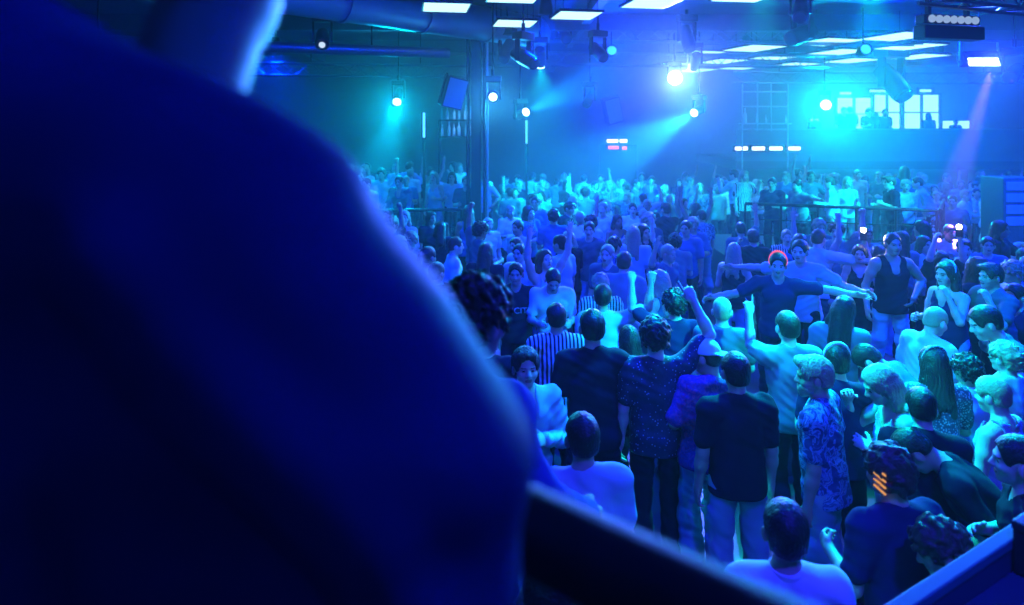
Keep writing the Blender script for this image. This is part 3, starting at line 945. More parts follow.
# dark fixtures hanging on the trusses
for px, py, d, ax, ay, az, lab, sc_ in [
        (503, 60, 13.0, -.3, -.6, -.8, 'unlit black lamp hanging below the lowest near ceiling panel', 1.1),
        (567, 40, 14.3, .2, -.8, -.6, 'unlit lamp on the nearest truss below the largest panel row', 1.1),
        (535, 64, 11, .6, -.5, -.4, 'unlit lamp tilted sideways with a striped pale face by the column', 1.1),
        (604, 58, 12, .3, -.7, -.5, 'unlit small lamp left of the big glow under the truss', 1.0),
        (690, 50, 13.4, .1, -.5, -1, 'black lamp hanging in front of a far ceiling panel', 1.2),
        (790, 39, 13.5, -.8, -.4, -.3, 'long black lamp lying sideways against two far ceiling panels', 1.5),
        (905, 97, 17.6, .2, -.6, -.7, 'large dark lamp against the gallery windows', 2.4),
        (740, 26, 14.6, .3, -.6, -.5, 'unlit lamp on the nearest truss right of the largest panel', 1.1),
        (800, 18, 11, -.3, -.6, -.5, 'unlit lamp high on the nearest truss left of the seven lens bar', 1.1),
        (586, 105, 17, -.4, -.6, -.6, 'small unlit lamp hanging in the haze left of the big glow', 1.1),
        (322, 45, 11.5, .2, -.8, -.5, 'small lit lamp high on the left under the thin service pipe', 1.1),
        (1010, 78, 12, -.6, -.5, -.3, 'dim lamp at the right wall below the strobe', 1.2)]:
    p = P(px, py, d); moving_head(p, p + Vector((ax, ay, az)), lab, (.3, .6, 1) if ' lit ' in lab else (0, 0, 0), scale=sc_, lens=1.0 if ' lit ' in lab else 0, lens_r=.05 if ' lit ' in lab else .095)
p = P(322, 45, 11.5)

# wash lamps that colour the hall
for i, (loc, aim, wts, lab) in enumerate([
        ((-3.5, 5.2, 5.3), (-2.5, 7.5, 0), 160, 'blue wash lamp under the ceiling over the left of the floor'),
        ((1.2, 5.0, 5.3), (1.0, 6.5, 0), 210, 'blue wash lamp under the ceiling over the middle of the floor'),
        ((6.0, 5.4, 5.3), (5.0, 6.5, 0), 260, 'blue wash lamp under the ceiling over the right of the floor'),
        ((0.6, 11.5, 5.3), (0.6, 12, 0), 330, 'blue wash lamp under the ceiling deeper in the hall'),
        ((9.5, 10.5, 5.3), (9, 11, 0), 420, 'blue wash lamp under the ceiling over the right deck'),
        ((2.5, 18, 5.3), (2.5, 18.2, 0), 520, 'blue wash lamp under the ceiling near the back wall'),
        ((11.5, 17.5, 5.3), (11.5, 18, 0), 650, 'blue wash lamp under the ceiling before the gallery'),
        ((-6, 16.5, 5.3), (-6, 16.5, 0), 200, 'blue wash lamp under the ceiling over the left deck'),
        ((-.9, -1.0, 5.3), (-.2, 1.2, 2.8), 2, 'added blue fill lamp under the ceiling over the balcony'),  # fill added from behind the camera for the nearest backs
        ((1.6, .5, 5.5), (1.7, 4.4, .9), 125, 'added blue fill lamp under the ceiling above the front rows'),  # fill added to turn the near backs violet-blue
        ((2.6, .7, 5.3), (-.1, .5, 3.1), 30, 'added blue fill lamp under the ceiling right of the balcony')]):  # fill added to light the spectator's right shoulder
    wash(loc, aim, lab, (.022, .016, 1) if 'front rows' in lab else BL, wts * 9 * K * (1.25 if loc[1] > 10 else 1), 140 if wts > 20 and 'front rows' not in lab else 85)
for loc, aim, wts, cone, lab in [
        ((3.1, 7.9, 5.2), (1.75, 5.4, 1.8), 900, 32, 'cyan spotlight overhead aimed at the raised fists before the middle deck'),
        ((4.6, 8.4, 5.2), (3.2, 5.0, 1.5), 1000, 42, 'cyan spotlight overhead aimed from behind at the near dancers'),
        ((1.2, 4.2, 5.15), (4.3, 6.0, 1.6), 90, 36, 'cyan spotlight overhead aimed across at the faces right of the middle deck'),
        ((4.5, 3.2, 5.2), (1.95, 5.6, 2.0), 520, 21, 'cyan spotlight overhead aimed across at the pointing hand and white cap'),
        ((1.5, 2.7, 5.2), (.2, 2.25, 1.6), 45, 15, 'added cyan spotlight overhead aimed straight down beside the handrail'),  # added only for a cyan patch on the person under the rail
        ((.4, 5.4, 5.15), (3.0, 4.6, 1.5), 420, 36, 'cyan spotlight overhead aimed from the column side at the near dancers'),
        ((8.4, 9.2, 5.15), (6.6, 12.7, 1.9), 2000, 34, 'cyan spotlight overhead aimed at the guests on the right deck'),
        ((1.9, 5.2, 5.2), (.2, 4.75, 1.5), 70, 22, 'cyan spotlight overhead aimed at the fair-haired man by the handrail'),
        ((.6, 13.6, 4.6), (1.0, 17.5, 1.4), 700, 70, 'cyan spotlight overhead aimed at the hazy crowd behind the column'),
        ((4.0, 14.4, 4.6), (4.2, 19.0, 1.4), 600, 70, 'cyan spotlight overhead aimed at the hazy crowd under the gallery')]:
    moving_head(loc, aim, lab, (0, .95, .85), wts * 6 * K, cone, 8, blend=1.0)

# ================================================================== other things in the hall
def speaker(loc, rot, label, s=(.42, .36, .62)):
    r = empty('loudspeaker', loc, 0, label, 'loudspeaker', rot=rot)
    MB().box(s, (0, 0, 0), None, .02).build('cabinet', DARKPLASTIC, r)
    MB().box((s[0] * .9, .02, s[2] * .92), (0, -s[1] / 2 - .005, 0)).build('grille', base_mat('speaker grille', (.16, .2, .32), .5, .4, bump=.5, bscale=300), r)
    for x in (-1, 1): MB().box((.02, .05, s[2] * .8), (x * (s[0] / 2 + .012), 0, .1)).build('bracket', BLACKMETAL, r)
    return r


speaker(P(453, 92, 13.0), (rad(12), rad(12), rad(24)), 'tilted loudspeaker hanging left of the black column')
speaker(P(612, 110, 20), (rad(10), rad(-16), rad(10)), 'dim loudspeaker hanging in the haze below the big glow', (.5, .4, .8))
for loc, aim, lab in [((2.2, 14.3, 5.0), (2.0, 10.5, CEIL), 'added blue flood lamp on the high truss tilted up at the ceiling'), ((-.8, 4.6, 5.1), (-2.9, 9.0, 5.2), 'added blue flood lamp tilted up at the round duct'), ((7.2, 13.2, 4.9), (7, 9.5, CEIL), 'added blue flood lamp tilted up at the ceiling above the seven lens bar')]:
    wash(loc, aim, lab, BL, 1500 * K, 120, 'added blue flood lamps lighting the ceiling')  # floods added to brighten the dark ceiling and duct
STRIP = emit_mat('light strip', (.08, .45, 1), 2.2)
for px, y0, y1, d, lab in [(424, 112, 138, 15.6, 'vertical strip of pale light left of the tilted loudspeaker'), (526.5, 120, 144, 18, 'thin vertical light strip below the small fan lamp')]:
    a, b = P(px, y0, d), P(px, y1, d)
    r = empty('light_strip', b, 0, lab, 'light strip')
    MB().box((.09, .05, a.z - b.z), (0, .03, (a.z - b.z) / 2)).build('channel', BLACKMETAL, r)
    MB().box((.055, .02, (a.z - b.z) * .96), (0, 0, (a.z - b.z) / 2)).build('tube', STRIP, r)
    MB().box((.07, .05, b.z), (0, .05, -b.z / 2)).build('pole', BLACKMETAL, r)

# back bar with bottles in the corner by the column, seen past the loudspeaker
def bottle(loc, s, label, group, tint=None):
    o = MB().lathe([(.035, 0), (.04, .02), (.04, .17), (.03, .21), (.014, .25), (.014, .31), (.017, .312), (.017, .33)], (0, 0, 0), None, 12).build('bottle', tint or GLASSY, None, True)
    o.location = loc; o.scale = (s, s, s)
    return tag(o, label, 'bottle', group)


bb = empty('bar_shelf', P(461, 137, 19.5), 0, 'dark wall shelf holding bright bottles left of the black column', 'shelf')
for z in (0, .5): MB().box((1.3, .3, .05), (0, 0, z)).build('board', BLACKMETAL, bb)
for x in (-.64, .64): MB().box((.05, .3, 3.0), (x, 0, -1.0)).build('upright', BLACKMETAL, bb)
random.seed(4)
BOT = [base_mat('bottle pale', (.6, .75, .85), .15, spec=.8), GLASSY]
for k in range(14):
    z = .03 if k % 2 else .53
    bottle(bb.location + Vector((-.55 + .17 * (k // 2) + random.uniform(-.03, .03), -.05, z)), random.uniform(1.0, 1.35),
           'small bottle on the dark wall shelf left of the black column', 'bottles on the wall shelf', BOT[k % 3 == 0])
spot(bb, (.2, .5, 1), 60, bb.location + Vector((0, 0, 0)), (0, -.8, 1.1), 70)

# lamps of the back bar: two white over two pink
LW = emit_mat('bar lamp white', (.8, .95, 1), 2.5); LPK = emit_mat('bar lamp pink', (1, .12, .45), 1.6)
for px, py, wd, m, lab in [(612.5, 141, .36, LW, 'wider white bar lamp above the pink one in the haze'), (623.5, 141, .24, LW, 'narrower white bar lamp beside the wider white one'),
                           (613.5, 147.5, .34, LPK, 'wider pink lamp under the white ones'), (624.5, 148, .16, LPK, 'narrower pink lamp under the white ones')]:
    r = empty('bar_lamp', P(px, py, 21), 0, lab, 'lamp', 'white and pink lamps at the back bar')
    MB().box((wd + .06, .12, .17), (0, .08, 0), None, .015).build('housing', DARKPLASTIC, r)
    MB().box((wd, .04, .11), (0, 0, 0), None, .012).build('diffuser', m, r)
br = empty('back_bar', P(618, 165, 21.3), 0, 'dark back bar frame carrying the white and pink lamps', 'bar')
MB().box((1.2, .1, 1.35), (0, .0, -.9 + .9)).build('panel', BLACKMETAL, br)
MB().box((1.5, .5, 1.1), (0, 0, .55 - br.location.z)).build('counter', BLACKMETAL, br)
# row of four white bars on the gallery parapet
LB = emit_mat('parapet light', (.85, .9, 1), 2.5)
for k, (px, nm) in enumerate([(741.5, 'first from the left'), (758.5, 'second from the left'), (776, 'third from the left'), (794, 'last on the right')]):
    r = empty('light_bar', P(px, 148.5, 21.7), 0, 'white light bar on the gallery parapet, %s of the row of four' % nm, 'light bar', 'four white light bars')
    MB().box((.5, .14, .2), (0, .1, 0), None, .02).build('housing', DARKPLASTIC, r)
    MB().box((.42, .06, .12), (0, .0, 0), None, .02).build('diffuser', LB, r)

# rack of pale glass tubes left of the gallery windows
rk = empty('metal_rack', (0, 0, 0), 0, 'tall rack frame catching cyan light left of the glaring cyan spotlight', 'rack')
rk.location = P(765, 131, 21.4)
zt = P(765, 82, 21.4).z - rk.location.z
for x in (-.75, -.25, .2, .75): MB().tube((x, 0, 0), (x, 0, zt), .025, seg=8).build('upright', STEEL, rk, True)
zs = P(765, 123, 21.4).z - rk.location.z
for z in (.05, zt * .5, zt * .8, zt): MB().tube((-.75, 0, z), (.75, 0, z), .02, seg=8).build('crossbar', STEEL, rk, True)
for z in (zs, zt): MB().box((1.6, .4, .04), (0, .0, z - .02)).build('shelf', STEEL, rk)
for px, y0, lab in [(745, 108, 'tall pale lit bottle standing first on the tall rack'), (757, 113, 'shorter pale bottle beside the tall one on the rack'), (766, 115, 'pale bottle in the middle of the rack'), (786, 115.5, 'small pale bottle at the far end of the tall rack')]:
    p = P(px, 123, 21.3); p.z = rk.location.z + zs
    bottle(p, (123 - y0) / F_PX * 21.3 / .33, lab, 'pale bottles on the tall rack', BOT[0])
for x in (-.75, .75): MB().tube((x, 0, -rk.location.z + GZ - GZ), (x, 0, 0), .025, seg=8).build('leg', STEEL, rk, True)

# booth wall in the corner, steel rim, ledge and case
cd = Vector((.865, .502, 0)); cn = Vector((.502, -.865, 0)); CO = Vector((.62, 1.66, 0)); CA = math.atan2(.502, .865)
ct = empty('booth_wall', CO, CA, 'blue grey booth wall with a bright steel rim beside the balcony', 'booth')
PANELM = base_mat('counter panel', (.02, .05, .09), .45, vary=.12, bscale=5)
MB().box((2.4, .04, 1.86), (1.2, .0, .93)).build('panel', PANELM, ct)
MB().box((2.4, .05, .035), (1.2, 0, 1.865), None, .006).build('rim', base_mat('rim metal', (.03, .2, .2), .6, .1), ct)
MB().box((2.4, .10, .03), (1.2, -.07, 1.755), None, .005).build('ledge', PANELM, ct)
MB().box((2.4, .012, .02), (1.2, -.125, 1.765), None, .003).build('ledge_lip', STEEL, ct)
for x in (.05, 1.2, 2.35): MB().box((.05, .08, 1.74), (x, -.06, .87)).build('bracket', BLACKMETAL, ct)
cs = empty('equipment_case', CO + cd * 1.62 + cn * .075 + Vector((0, 0, 1.771)), CA, 'black equipment case standing on the ledge of the booth wall', 'case')
MB().box((.62, .1, .16), (0, 0, .08), None, .01).build('body', DARKPLASTIC, cs)
MB().box((.63, .105, .03), (0, 0, .17), None, .008).build('lid', DARKPLASTIC, cs)
for x in (-.2, .2): MB().box((.05, .01, .05), (x, -.054, .15)).build('latch', STEEL, cs)

# pale equipment racks at the right edge
for i, (px, py, d, lab) in enumerate([(1022, 206, 12.2, 'pale equipment rack at the right wall beyond the deck')]):
    p = P(px, py, d); r = empty('equipment_rack', (p.x, p.y, 0), 0, lab, 'rack')
    zt = P(px, 178, d).z
    MB().box((.7, .6, zt), (0, .3, zt / 2), None, .015).build('cabinet', GREYMETAL, r)
    for k in range(4): MB().box((.6, .02, .16), (0, -.01, zt - .15 - .22 * k), None, .006).build('unit', base_mat('rack unit', (.55, .5, .6), .5), r)


def phone(loc, aim, label, lit=True, watts=12):
    loc = Vector(loc)
    f = (Vector(aim) - loc).normalized()
    r = empty('phone', loc, 0, label, 'phone', rot=f.to_track_quat('-Y', 'Z').to_euler())
    MB().box((.075, .009, .155), (0, 0, 0), None, .003).build('case', DARKPLASTIC, r)
    MB().lathe([(.03, 0), (.03, .004), (.022, .006)], (.0, -.0045, .05), Matrix.Rotation(rad(90), 3, 'X'), 12).build('torch_lens', emit_mat('torch', (1, .93, .85), 160), r)
    MB().box((.068, .002, .14), (0, .0052, 0)).build('screen', base_mat('phone screen', (.02, .02, .03), .1), r)
    l = bpy.data.lights.new('torch', 'SPOT'); l.energy = watts; l.color = (1, .85, .7); l.spot_size = rad(130); l.spot_blend = .8; l.shadow_soft_size = .012
    o = bpy.data.objects.new('torch', l); COL.objects.link(o); o.parent = r; o.location = (0, -.02, .05); o.rotation_euler = Vector((0, -1, 0)).to_track_quat('-Z', 'Y').to_euler()
    return r

# ================================================================== the crowd
HEADS = []        # where heads must stay visible
OCC = []          # ground positions taken, with the room each needs


def hero(label, px, py, yaw, pose, o, L=0.0, scale=1.0, h=None, need=.42, group=None):
    """stands the person so that the crown of the head is seen at px, py"""
    J = skeleton(pose)
    if 'out' in (pose.get('armL'), pose.get('armR')): need = .8
    top = L + scale * (J['hc'][2] + .13)
    d = F_PX * (EYE - top) / (py - HORIZON)
    hx = (px - 512) / F_PX * d
    off = rotz(rad(yaw)) @ J['hc'] * scale
    loc = (hx - off[0], d - off[1], L)
    if h is None: h = .0072 if d < 5.2 else (.0085 if d < 7 else .0115)
    o.setdefault('seed', len(OCC))
    r, J, s = make_person('person', loc, yaw, pose, o, label, group, h, scale)
    OCC.append((loc[0], loc[1], need, L)); HEADS.append((px, py, d))
    return r, J, s


A = lambda l='down', r='down', **k: dict(armL=l, armR=r, **k)
# ---- near rows, seen from the balcony
hero('person with short dark hair in a white collared shirt, beside the booth wall', 785, 500, -6, A('down', 'down', hyaw=-4, hpitch=-6),
     dict(hair='short', top='polo', topmat='white', collar=True, legmat='darkdenim', skin=1))
hero('person with dark hair just under the handrail, cyan light on one sleeve', 549, 563, 50, A('loose', 'bent', hyaw=20), dict(hair='short', top='tee', topmat='pale', legmat='darkdenim', skin=1), scale=1.05)
mh, mJ, _ = hero('person with big tousled dark hair in a dark tee, orange light glinting on the hair', 888, 447, 14, A('bent', 'down', hyaw=8, lean=8),
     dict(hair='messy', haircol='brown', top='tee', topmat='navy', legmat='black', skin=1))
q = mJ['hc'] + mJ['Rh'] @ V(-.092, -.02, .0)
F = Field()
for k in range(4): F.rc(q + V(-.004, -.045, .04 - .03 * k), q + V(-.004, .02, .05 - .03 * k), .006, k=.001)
link_mesh('orange_glint', F.mesh(.004, 'orange_glint'), [emit_mat('orange light streak', (1, .42, .12), .7)], mh)  # streaks of reflected orange light on the hair, built as glowing bars
hero('person with tousled fair-brown hair, head low beside the booth wall rim', 940, 522, 70, A('bent', 'bent', lean=18, hpitch=20), dict(hair='messy', haircol='brown', top='tee', topmat='navy', legmat='black', skin=1), scale=.93)
hero('person in a pale tee with dark hair, seen from behind just above the handrail', 582, 413, 8, A('down', 'down', lean=2), dict(hair='short', top='tee', topmat='pale', legmat='darkdenim', skin=1), scale=1.02)
hero('broad person in a black tee with one bare tattooed forearm, cut by the right edge', 1016, 436, 62, A('bent', 'chest', lean=10), dict(hair='short', top='tee', topmat='black', legmat='black', skin=0))
hero('person in a black tee bending forward with rounded back by the right edge', 914, 430, 66, A('bent', 'bent', lean=46, hpitch=30, headfollow=.8), dict(hair='short', top='tee', topmat='black', legmat='black', skin=1))
hero('person with very short dark round hair, nape lit, behind the tousled one', 921, 388, -20, A('down', 'bent', hpitch=10), dict(hair='short', top='tee', topmat='black', legmat='black', skin=0), scale=.96)
hero('person with long fair hair looking down to the left, cyan lit face, forearm raised', 880, 366, 84, A('chest', 'face', fem=True, lean=12, hpitch=22), dict(hair='long', haircol='fair', top='strap', topmat='pale', legmat='denim', skin=0))
hero('bearded person with swept fair-brown hair in a floral print shirt, looking left', 813, 357, 52, A('down', 'loose', hyaw=22, hpitch=4), dict(hair='swept', haircol='fair', beard=True, top='tee', topmat='floral', legmat='denim', skin=1), scale=1.02)
hero('person in a plain black tee and pale jeans with short dark hair, back turned', 735, 352, 4, A('down', 'down', lean=2, stance=.13), dict(hair='short', top='tee', topmat='black', legmat='denim', skin=1, hem=.88), scale=1.03)
hero('person in a white backwards cap and red patterned shirt', 706, 340, 16, A('bent', 'down', hyaw=28, hpitch=14, lean=5, side=11), dict(hair='crop', cap='white', capback=True, top='oversize', topmat='plaid', legmat='denim', shoes='white', skin=1), scale=1.0)
hero('person facing the camera in an open pale overshirt, fair swept hair, hand at the chest', 526, 349, 196, A('chest', 'down', hpitch=-6, hyaw=-6), dict(hair='swept', haircol='brown', top='overshirt', topmat='pale', legmat='darkdenim', skin=0), scale=1.02)
hero('person in a speckled navy tee, bent arm lit cyan with the fist raised', 655, 318, -4, A('down', ((1, .12, 1.05), (-.46, .12, 1), 'point'), lean=4), dict(hair='messy', haircol='dark', top='tee', topmat='glitter', legmat='black', skin=0), scale=1.07)
hero('person with long straight dark hair in black, between the pale tee and the raised fist', 629, 326, 6, A('down', 'bent', fem=True, hpitch=6), dict(hair='long', top='tee', topmat='black', legmat='black', skin=0), scale=.9)
hero('broad person in a black tee seen from behind above the handrail, dark hair', 592, 309, 2, A('bent', 'bent', lean=4), dict(hair='short', top='tee', topmat='black', legmat='black', skin=1), scale=1.1)
hero('person in a mid blue tee with short dark hair, right fist thrown high', 603, 284, -12, A('down', ((.9, .1, .42), (.12, .05, 1), 'fist')), dict(hair='short', top='tee', topmat='pale', legmat='darkdenim', skin=1))
hero('person with curly dark hair and one loose fist raised beside the head', 674, 291, 4, A(((.4, .35, .3), (-.02, .1, 1), 'fist'), 'down'), dict(hair='curly', top='tee', topmat='navy', legmat='black', skin=0))
hero('person with cropped fair hair lit cyan, back turned, dark grey tee', 722, 297, -16, A('down', 'bent'), dict(hair='crop', haircol='fair', top='tee', topmat='slate', legmat='black', skin=0))
hero('person with short dark hair pointing one finger up, grey tee, back turned', 787, 311, 2, A(((.04, 1, .06), (.0, .04, 1), 'point'), 'bent'), dict(hair='short', top='tee', topmat='grey', legmat='black', skin=0), scale=1.03)
hero('person wearing a pale headband over dark hair, behind the bearded one', 836, 343, -8, A('bent', 'bent'), dict(hair='short', band='white', top='tee', topmat='navy', legmat='black', skin=1))
hero('person in a bright white tee looking down, facing the camera', 553, 269, 184, A('bent', 'bent', hpitch=30, lean=8), dict(hair='short', top='tee', topmat='white', legmat='darkdenim', skin=0))
hero('person in a black and white striped top, back of the dark head toward us', 556, 303, 6, A('bent', 'bent'), dict(hair='short', top='tee', topmat='stripe', legmat='black', skin=1))
r, J, s = hero('person facing us in a black tee with pale lettering across the chest', 516, 263, 172, A('down', 'bent'), dict(hair='short', top='tee', topmat='black', legmat='black', skin=1), h=.0085)
add_text(r, s, 'VINICITY', .1, 1, 1.24, 0, base_mat('print', (.5, .5, .7), .8))
hero('person in a white tee in profile facing right, just beside the blurred shoulder', 456, 237, -78, A('bent', 'bent', lean=8), dict(hair='short', haircol='brown', top='tee', topmat='white', legmat='darkdenim', skin=0), h=.0085)
hero('person with dark curly hair and bluish shirt standing on the step beyond the blurred elbow', 476, 281, -42, A('rail', 'rail', lean=12), dict(hair='curly', top='overshirt', topmat='blue', legmat='darkdenim', skin=1), L=1.1, h=.0072)
hero('person with shaved sides below the white tee, dark hair, in the shade', 437, 262, -30, A('down', 'bent'), dict(hair='short', top='tee', topmat='navy', legmat='black', skin=1))

# ---- people on and round the middle deck
hero('person in a dark sleeveless top and pale jeans standing on the middle deck, facing us', 893, 233, 176, A('hip', 'loose', stance=.17), dict(hair='crop', haircol='brown', top='tank', topmat='black', legmat='denim', skin=1), L=.3, scale=1.02, h=.0085)
hero('person in a loose pale shirt on the middle deck stretching one arm to the right', 819, 229, -52, A(((.45, .6, -.3), (.4, .7, .3), 'open'), 'out', lean=4), dict(hair='short', haircol='brown', top='oversize', topmat='pale', legmat='darkdenim', skin=0), L=.3, h=.0085, scale=.96)
hero('person in a black top and black skirt between the pale shirt and the sleeveless top', 860, 245, 150, A('bent', 'bent', fem=True), dict(hair='long', haircol='brown', top='strap', topmat='black', legs='skirt', legmat='black', skin=0), L=.3, h=.0085, scale=.88)
emit_mat('red band', (1, .13, .22), 1.1)  # red light caught on the head, built as a glowing band
hero('dancer with red light across the hair, both arms spread wide', 778, 253, 158, A('out', 'outlow', lean=10), dict(hair='short', band='red band', top='tee', topmat='navy', legmat='black', skin=0), L=.3, h=.0085, scale=.98)
hero('dancer in a pale top with an arm swung out low, left on the middle deck', 800, 240, 132, A('outlow', 'out', lean=8, twist=15), dict(hair='short', top='tee', topmat='pale', legmat='black', skin=0), L=.3, h=.0085)
hero('person with long brown hair held by a headband, arms lifted, right of the sleeveless top', 946, 262, 108, A('face', 'bent', fem=True, lean=4), dict(hair='long', haircol='brown', band='pale', top='strap', topmat='navy', legmat='denim', skin=0), L=.3, h=.0085, scale=.96)
hero('person with a brightly lit face looking left, hand raised before the face', 990, 264, 96, A('face', 'phone', lean=8), dict(hair='swept', haircol='brown', top='tee', topmat='slate', legmat='black', skin=0), L=.3, h=.0085, scale=.96)
hero('person with curly fair hair in profile at the right edge, cyan lit', 1012, 262, 80, A('bent', 'bent'), dict(hair='curly', haircol='fair', top='tee', topmat='pale', legmat='black', skin=0), L=0, h=.0085)
hero('person with dark hair and cyan cheek at the right edge, behind the grey back', 1014, 284, 110, A('bent', 'bent', lean=10), dict(hair='short', top='tee', topmat='navy', legmat='black', skin=0), h=.0085)
hero('broad person in a dark grey tee leaning left at the right edge', 985, 306, 72, A('bent', 'bent', lean=38, hpitch=10), dict(hair='short', top='tee', topmat='slate', legmat='black', skin=0), scale=1.12)
hero('person with cropped fair hair in profile looking right and down, pale lilac tee', 936, 307, -74, A('bent', 'bent', lean=14, hpitch=16), dict(hair='crop', haircol='fair', top='tee', topmat='lilac', legmat='denim', skin=0))
hero('person with long dark hair under a lace scarf, back turned', 933, 347, -4, A('bent', 'bent', fem=True), dict(hair='long', band='scarf', top='tee', topmat='scarf', legmat='black', skin=0), scale=.97)
hero('person with round dark cropped curls below the lilac tee', 966, 356, 12, A('down', 'bent'), dict(hair='curly', top='tee', topmat='lilac', legmat='black', skin=2), scale=.88)
hero('person with tousled fair hair near the right edge, above another fair head', 1004, 343, 20, A('bent', 'bent'), dict(hair='messy', haircol='fair', top='tee', topmat='pale', legmat='denim', skin=0), scale=.93)
hero('person with short fair hair and bare neck, lowest fair head at the right edge', 992, 377, 30, A('bent', 'down', hpitch=10), dict(hair='short', haircol='fair', top='strap', topmat='lilac', legmat='denim', skin=0), scale=.95)
hero('person bending over in a grey tee, rounded back before the sleeveless top', 868, 345, 58, A('bent', 'bent', lean=44, hpitch=25, headfollow=.8), dict(hair='short', top='tee', topmat='slate', legmat='black', skin=0))
UPG = ((.12, .42, .85), (-.22, .05, 1), 'grip')
for px, py, y, lab, hr_, tm, two, plab in [(848, 256, 176, 'person holding a phone torch up above a dark head, left one of two torches', 'short', 'navy', False, 'phone with its torch shining, left one, above the middle deck'),
                                           (942, 252, 176, 'person raising a shining phone with both hands, right one of two torches', 'long', 'black', True, 'phone with its torch shining, right one, held overhead')]:
    r, J, s = hero(lab, px, py, y, A(UPG, UPG if two else 'bent'), dict(hair=hr_, top='tee', topmat=tm, legmat='black', skin=0, seed=8), scale=.95)
    hp = Matrix.Rotation(rad(y), 4, 'Z') @ Vector(J['wrL'] + J['fL'] * .15 + V(.02, .035, 0)) * .95 + r.location
    phone(hp, (0, 0, 3.3), plab, watts=20)

# ---- left deck
hero('person with dark hair and dark jacket leaning on the left railing, lit from behind', 399, 176, 168, A('rail', 'rail', lean=14), dict(hair='short', top='overshirt', topmat='slate', legmat='black', skin=1), L=.5)
hero('person bent double in a glowing white top behind the leaning dark-haired one', 430, 176, 80, A('bent', 'bent', lean=62, headfollow=.9), dict(hair='short', haircol='fair', top='overshirt', topmat='white', legmat='darkdenim', skin=0), L=.5, scale=1.1)
hero('person with long fair hair on the left deck, right of the glowing white top', 434, 172, 160, A('bent', 'down', fem=True), dict(hair='long', haircol='fair', top='strap', topmat='pale', legmat='denim', skin=0), L=.5)
hero('person with pale top next to the black column on the left deck', 452, 172, 178, A('bent', 'bent', fem=True), dict(hair='long', haircol='brown', top='tee', topmat='pale', legmat='black', skin=0), L=.5)
hero('person in a dark tee on the left deck closest to the column', 466, 176, 182, A('down', 'bent'), dict(hair='short', top='tee', topmat='slate', legmat='black', skin=0), L=.5)
hero('person in a white tee half hidden by the blurred shoulder on the left deck', 366, 178, 150, A('bent', 'down', lean=10), dict(hair='short', haircol='brown', top='tee', topmat='white', legmat='black', skin=0), L=.5)

# ---- right deck
for px, py, yaw, pose, o, lab in [
        (829, 177, 66, A('bent', 'bent', lean=6), dict(hair='short', haircol='brown', top='overshirt', topmat='white', legmat='sand', skin=0), 'guest in a white shirt facing left at the right deck railing'),
        (848, 177, 170, A('bent', 'down', fem=True), dict(hair='long', haircol='fair', top='strap', topmat='pale', legmat='denim', skin=0), 'guest with long fair hair right of the white shirt, facing us'),
        (858, 170, 184, A('down', 'down'), dict(hair='short', haircol='brown', top='tee', topmat='white', legmat='denim', skin=0), 'taller guest in a pale tee behind the long fair hair'),
        (889, 176, 82, A('chest', 'bent', lean=8), dict(hair='swept', haircol='brown', top='tee', topmat='black', legmat='black', skin=0), 'guest in a black tee with lit face turned left, arm folded on the railing'),
        (879, 172, 120, A('bent', 'bent', fem=True), dict(hair='long', haircol='fair', top='tee', topmat='slate', legmat='black', skin=0), 'guest with fair hair just behind the lit black tee'),
        (917, 177, 68, A('bent', 'chest', lean=24), dict(hair='crop', haircol='brown', top='overshirt', topmat='pale', legmat='stripe', skin=0), 'guest leaning over the railing in a pale shirt and striped trousers'),
        (906, 180, 160, A('bent', 'bent', fem=True), dict(hair='messy', haircol='fair', top='tee', topmat='pale', legmat='black', skin=0), 'guest with fair hair in front of the leaning pale shirt'),
        (797, 180, 112, A('out', 'bent', lean=10), dict(hair='short', top='tee', topmat='grey', legmat='black', skin=0), 'guest in a grey tee reaching an arm out along the right deck'),
        (772, 178, 140, A('bent', 'bent'), dict(hair='short', top='tee', topmat='navy', legmat='black', skin=1), 'guest in a dark tee at the left end of the right deck')]:
    hero(lab, px, py, yaw, pose, o, L=.6, scale=.94 if px < 800 or px in (848, 829, 906, 879, 858) else .99)

# ---- gallery
for k, (px, py, hr_, arm, lab) in enumerate([
        (843, 107, 'short', 'down', 'silhouette at the gallery window just right of the glaring cyan spotlight'), (850.5, 106.5, 'short', 'bent', 'silhouette second from the cyan spotlight in the gallery'),
        (868, 108.5, 'curly', 'bent', 'silhouette with a curly head third from the cyan spotlight in the gallery'), (876.5, 112, 'long', 'down', 'shorter silhouette fourth from the cyan spotlight in the gallery'),
        (884, 109, 'short', 'hip', 'broad silhouette in the middle of the gallery windows'), (929, 113, 'long', 'down', 'silhouette before the widest gallery window, right of the large dark lamp'),
        (955, 119, 'short', 'bent', 'low silhouette before the lowest window at the right end of the gallery'), (815, 114, 'short', 'bent', 'silhouette left of the glaring cyan spotlight in the gallery')]):
    d = 22.9; z = EYE - (py - HORIZON) / F_PX * d
    r, J, s = make_person('person', ((px - 512) / F_PX * d, d, GZ), 0 if k % 2 else 180, A('down', arm), dict(hair=hr_, top='tee', topmat='black', legmat='black', seed=k), lab, 'guests in the gallery', .018, (z - GZ) / 1.765)
d = 13.5; p = P(1006, 118, d)

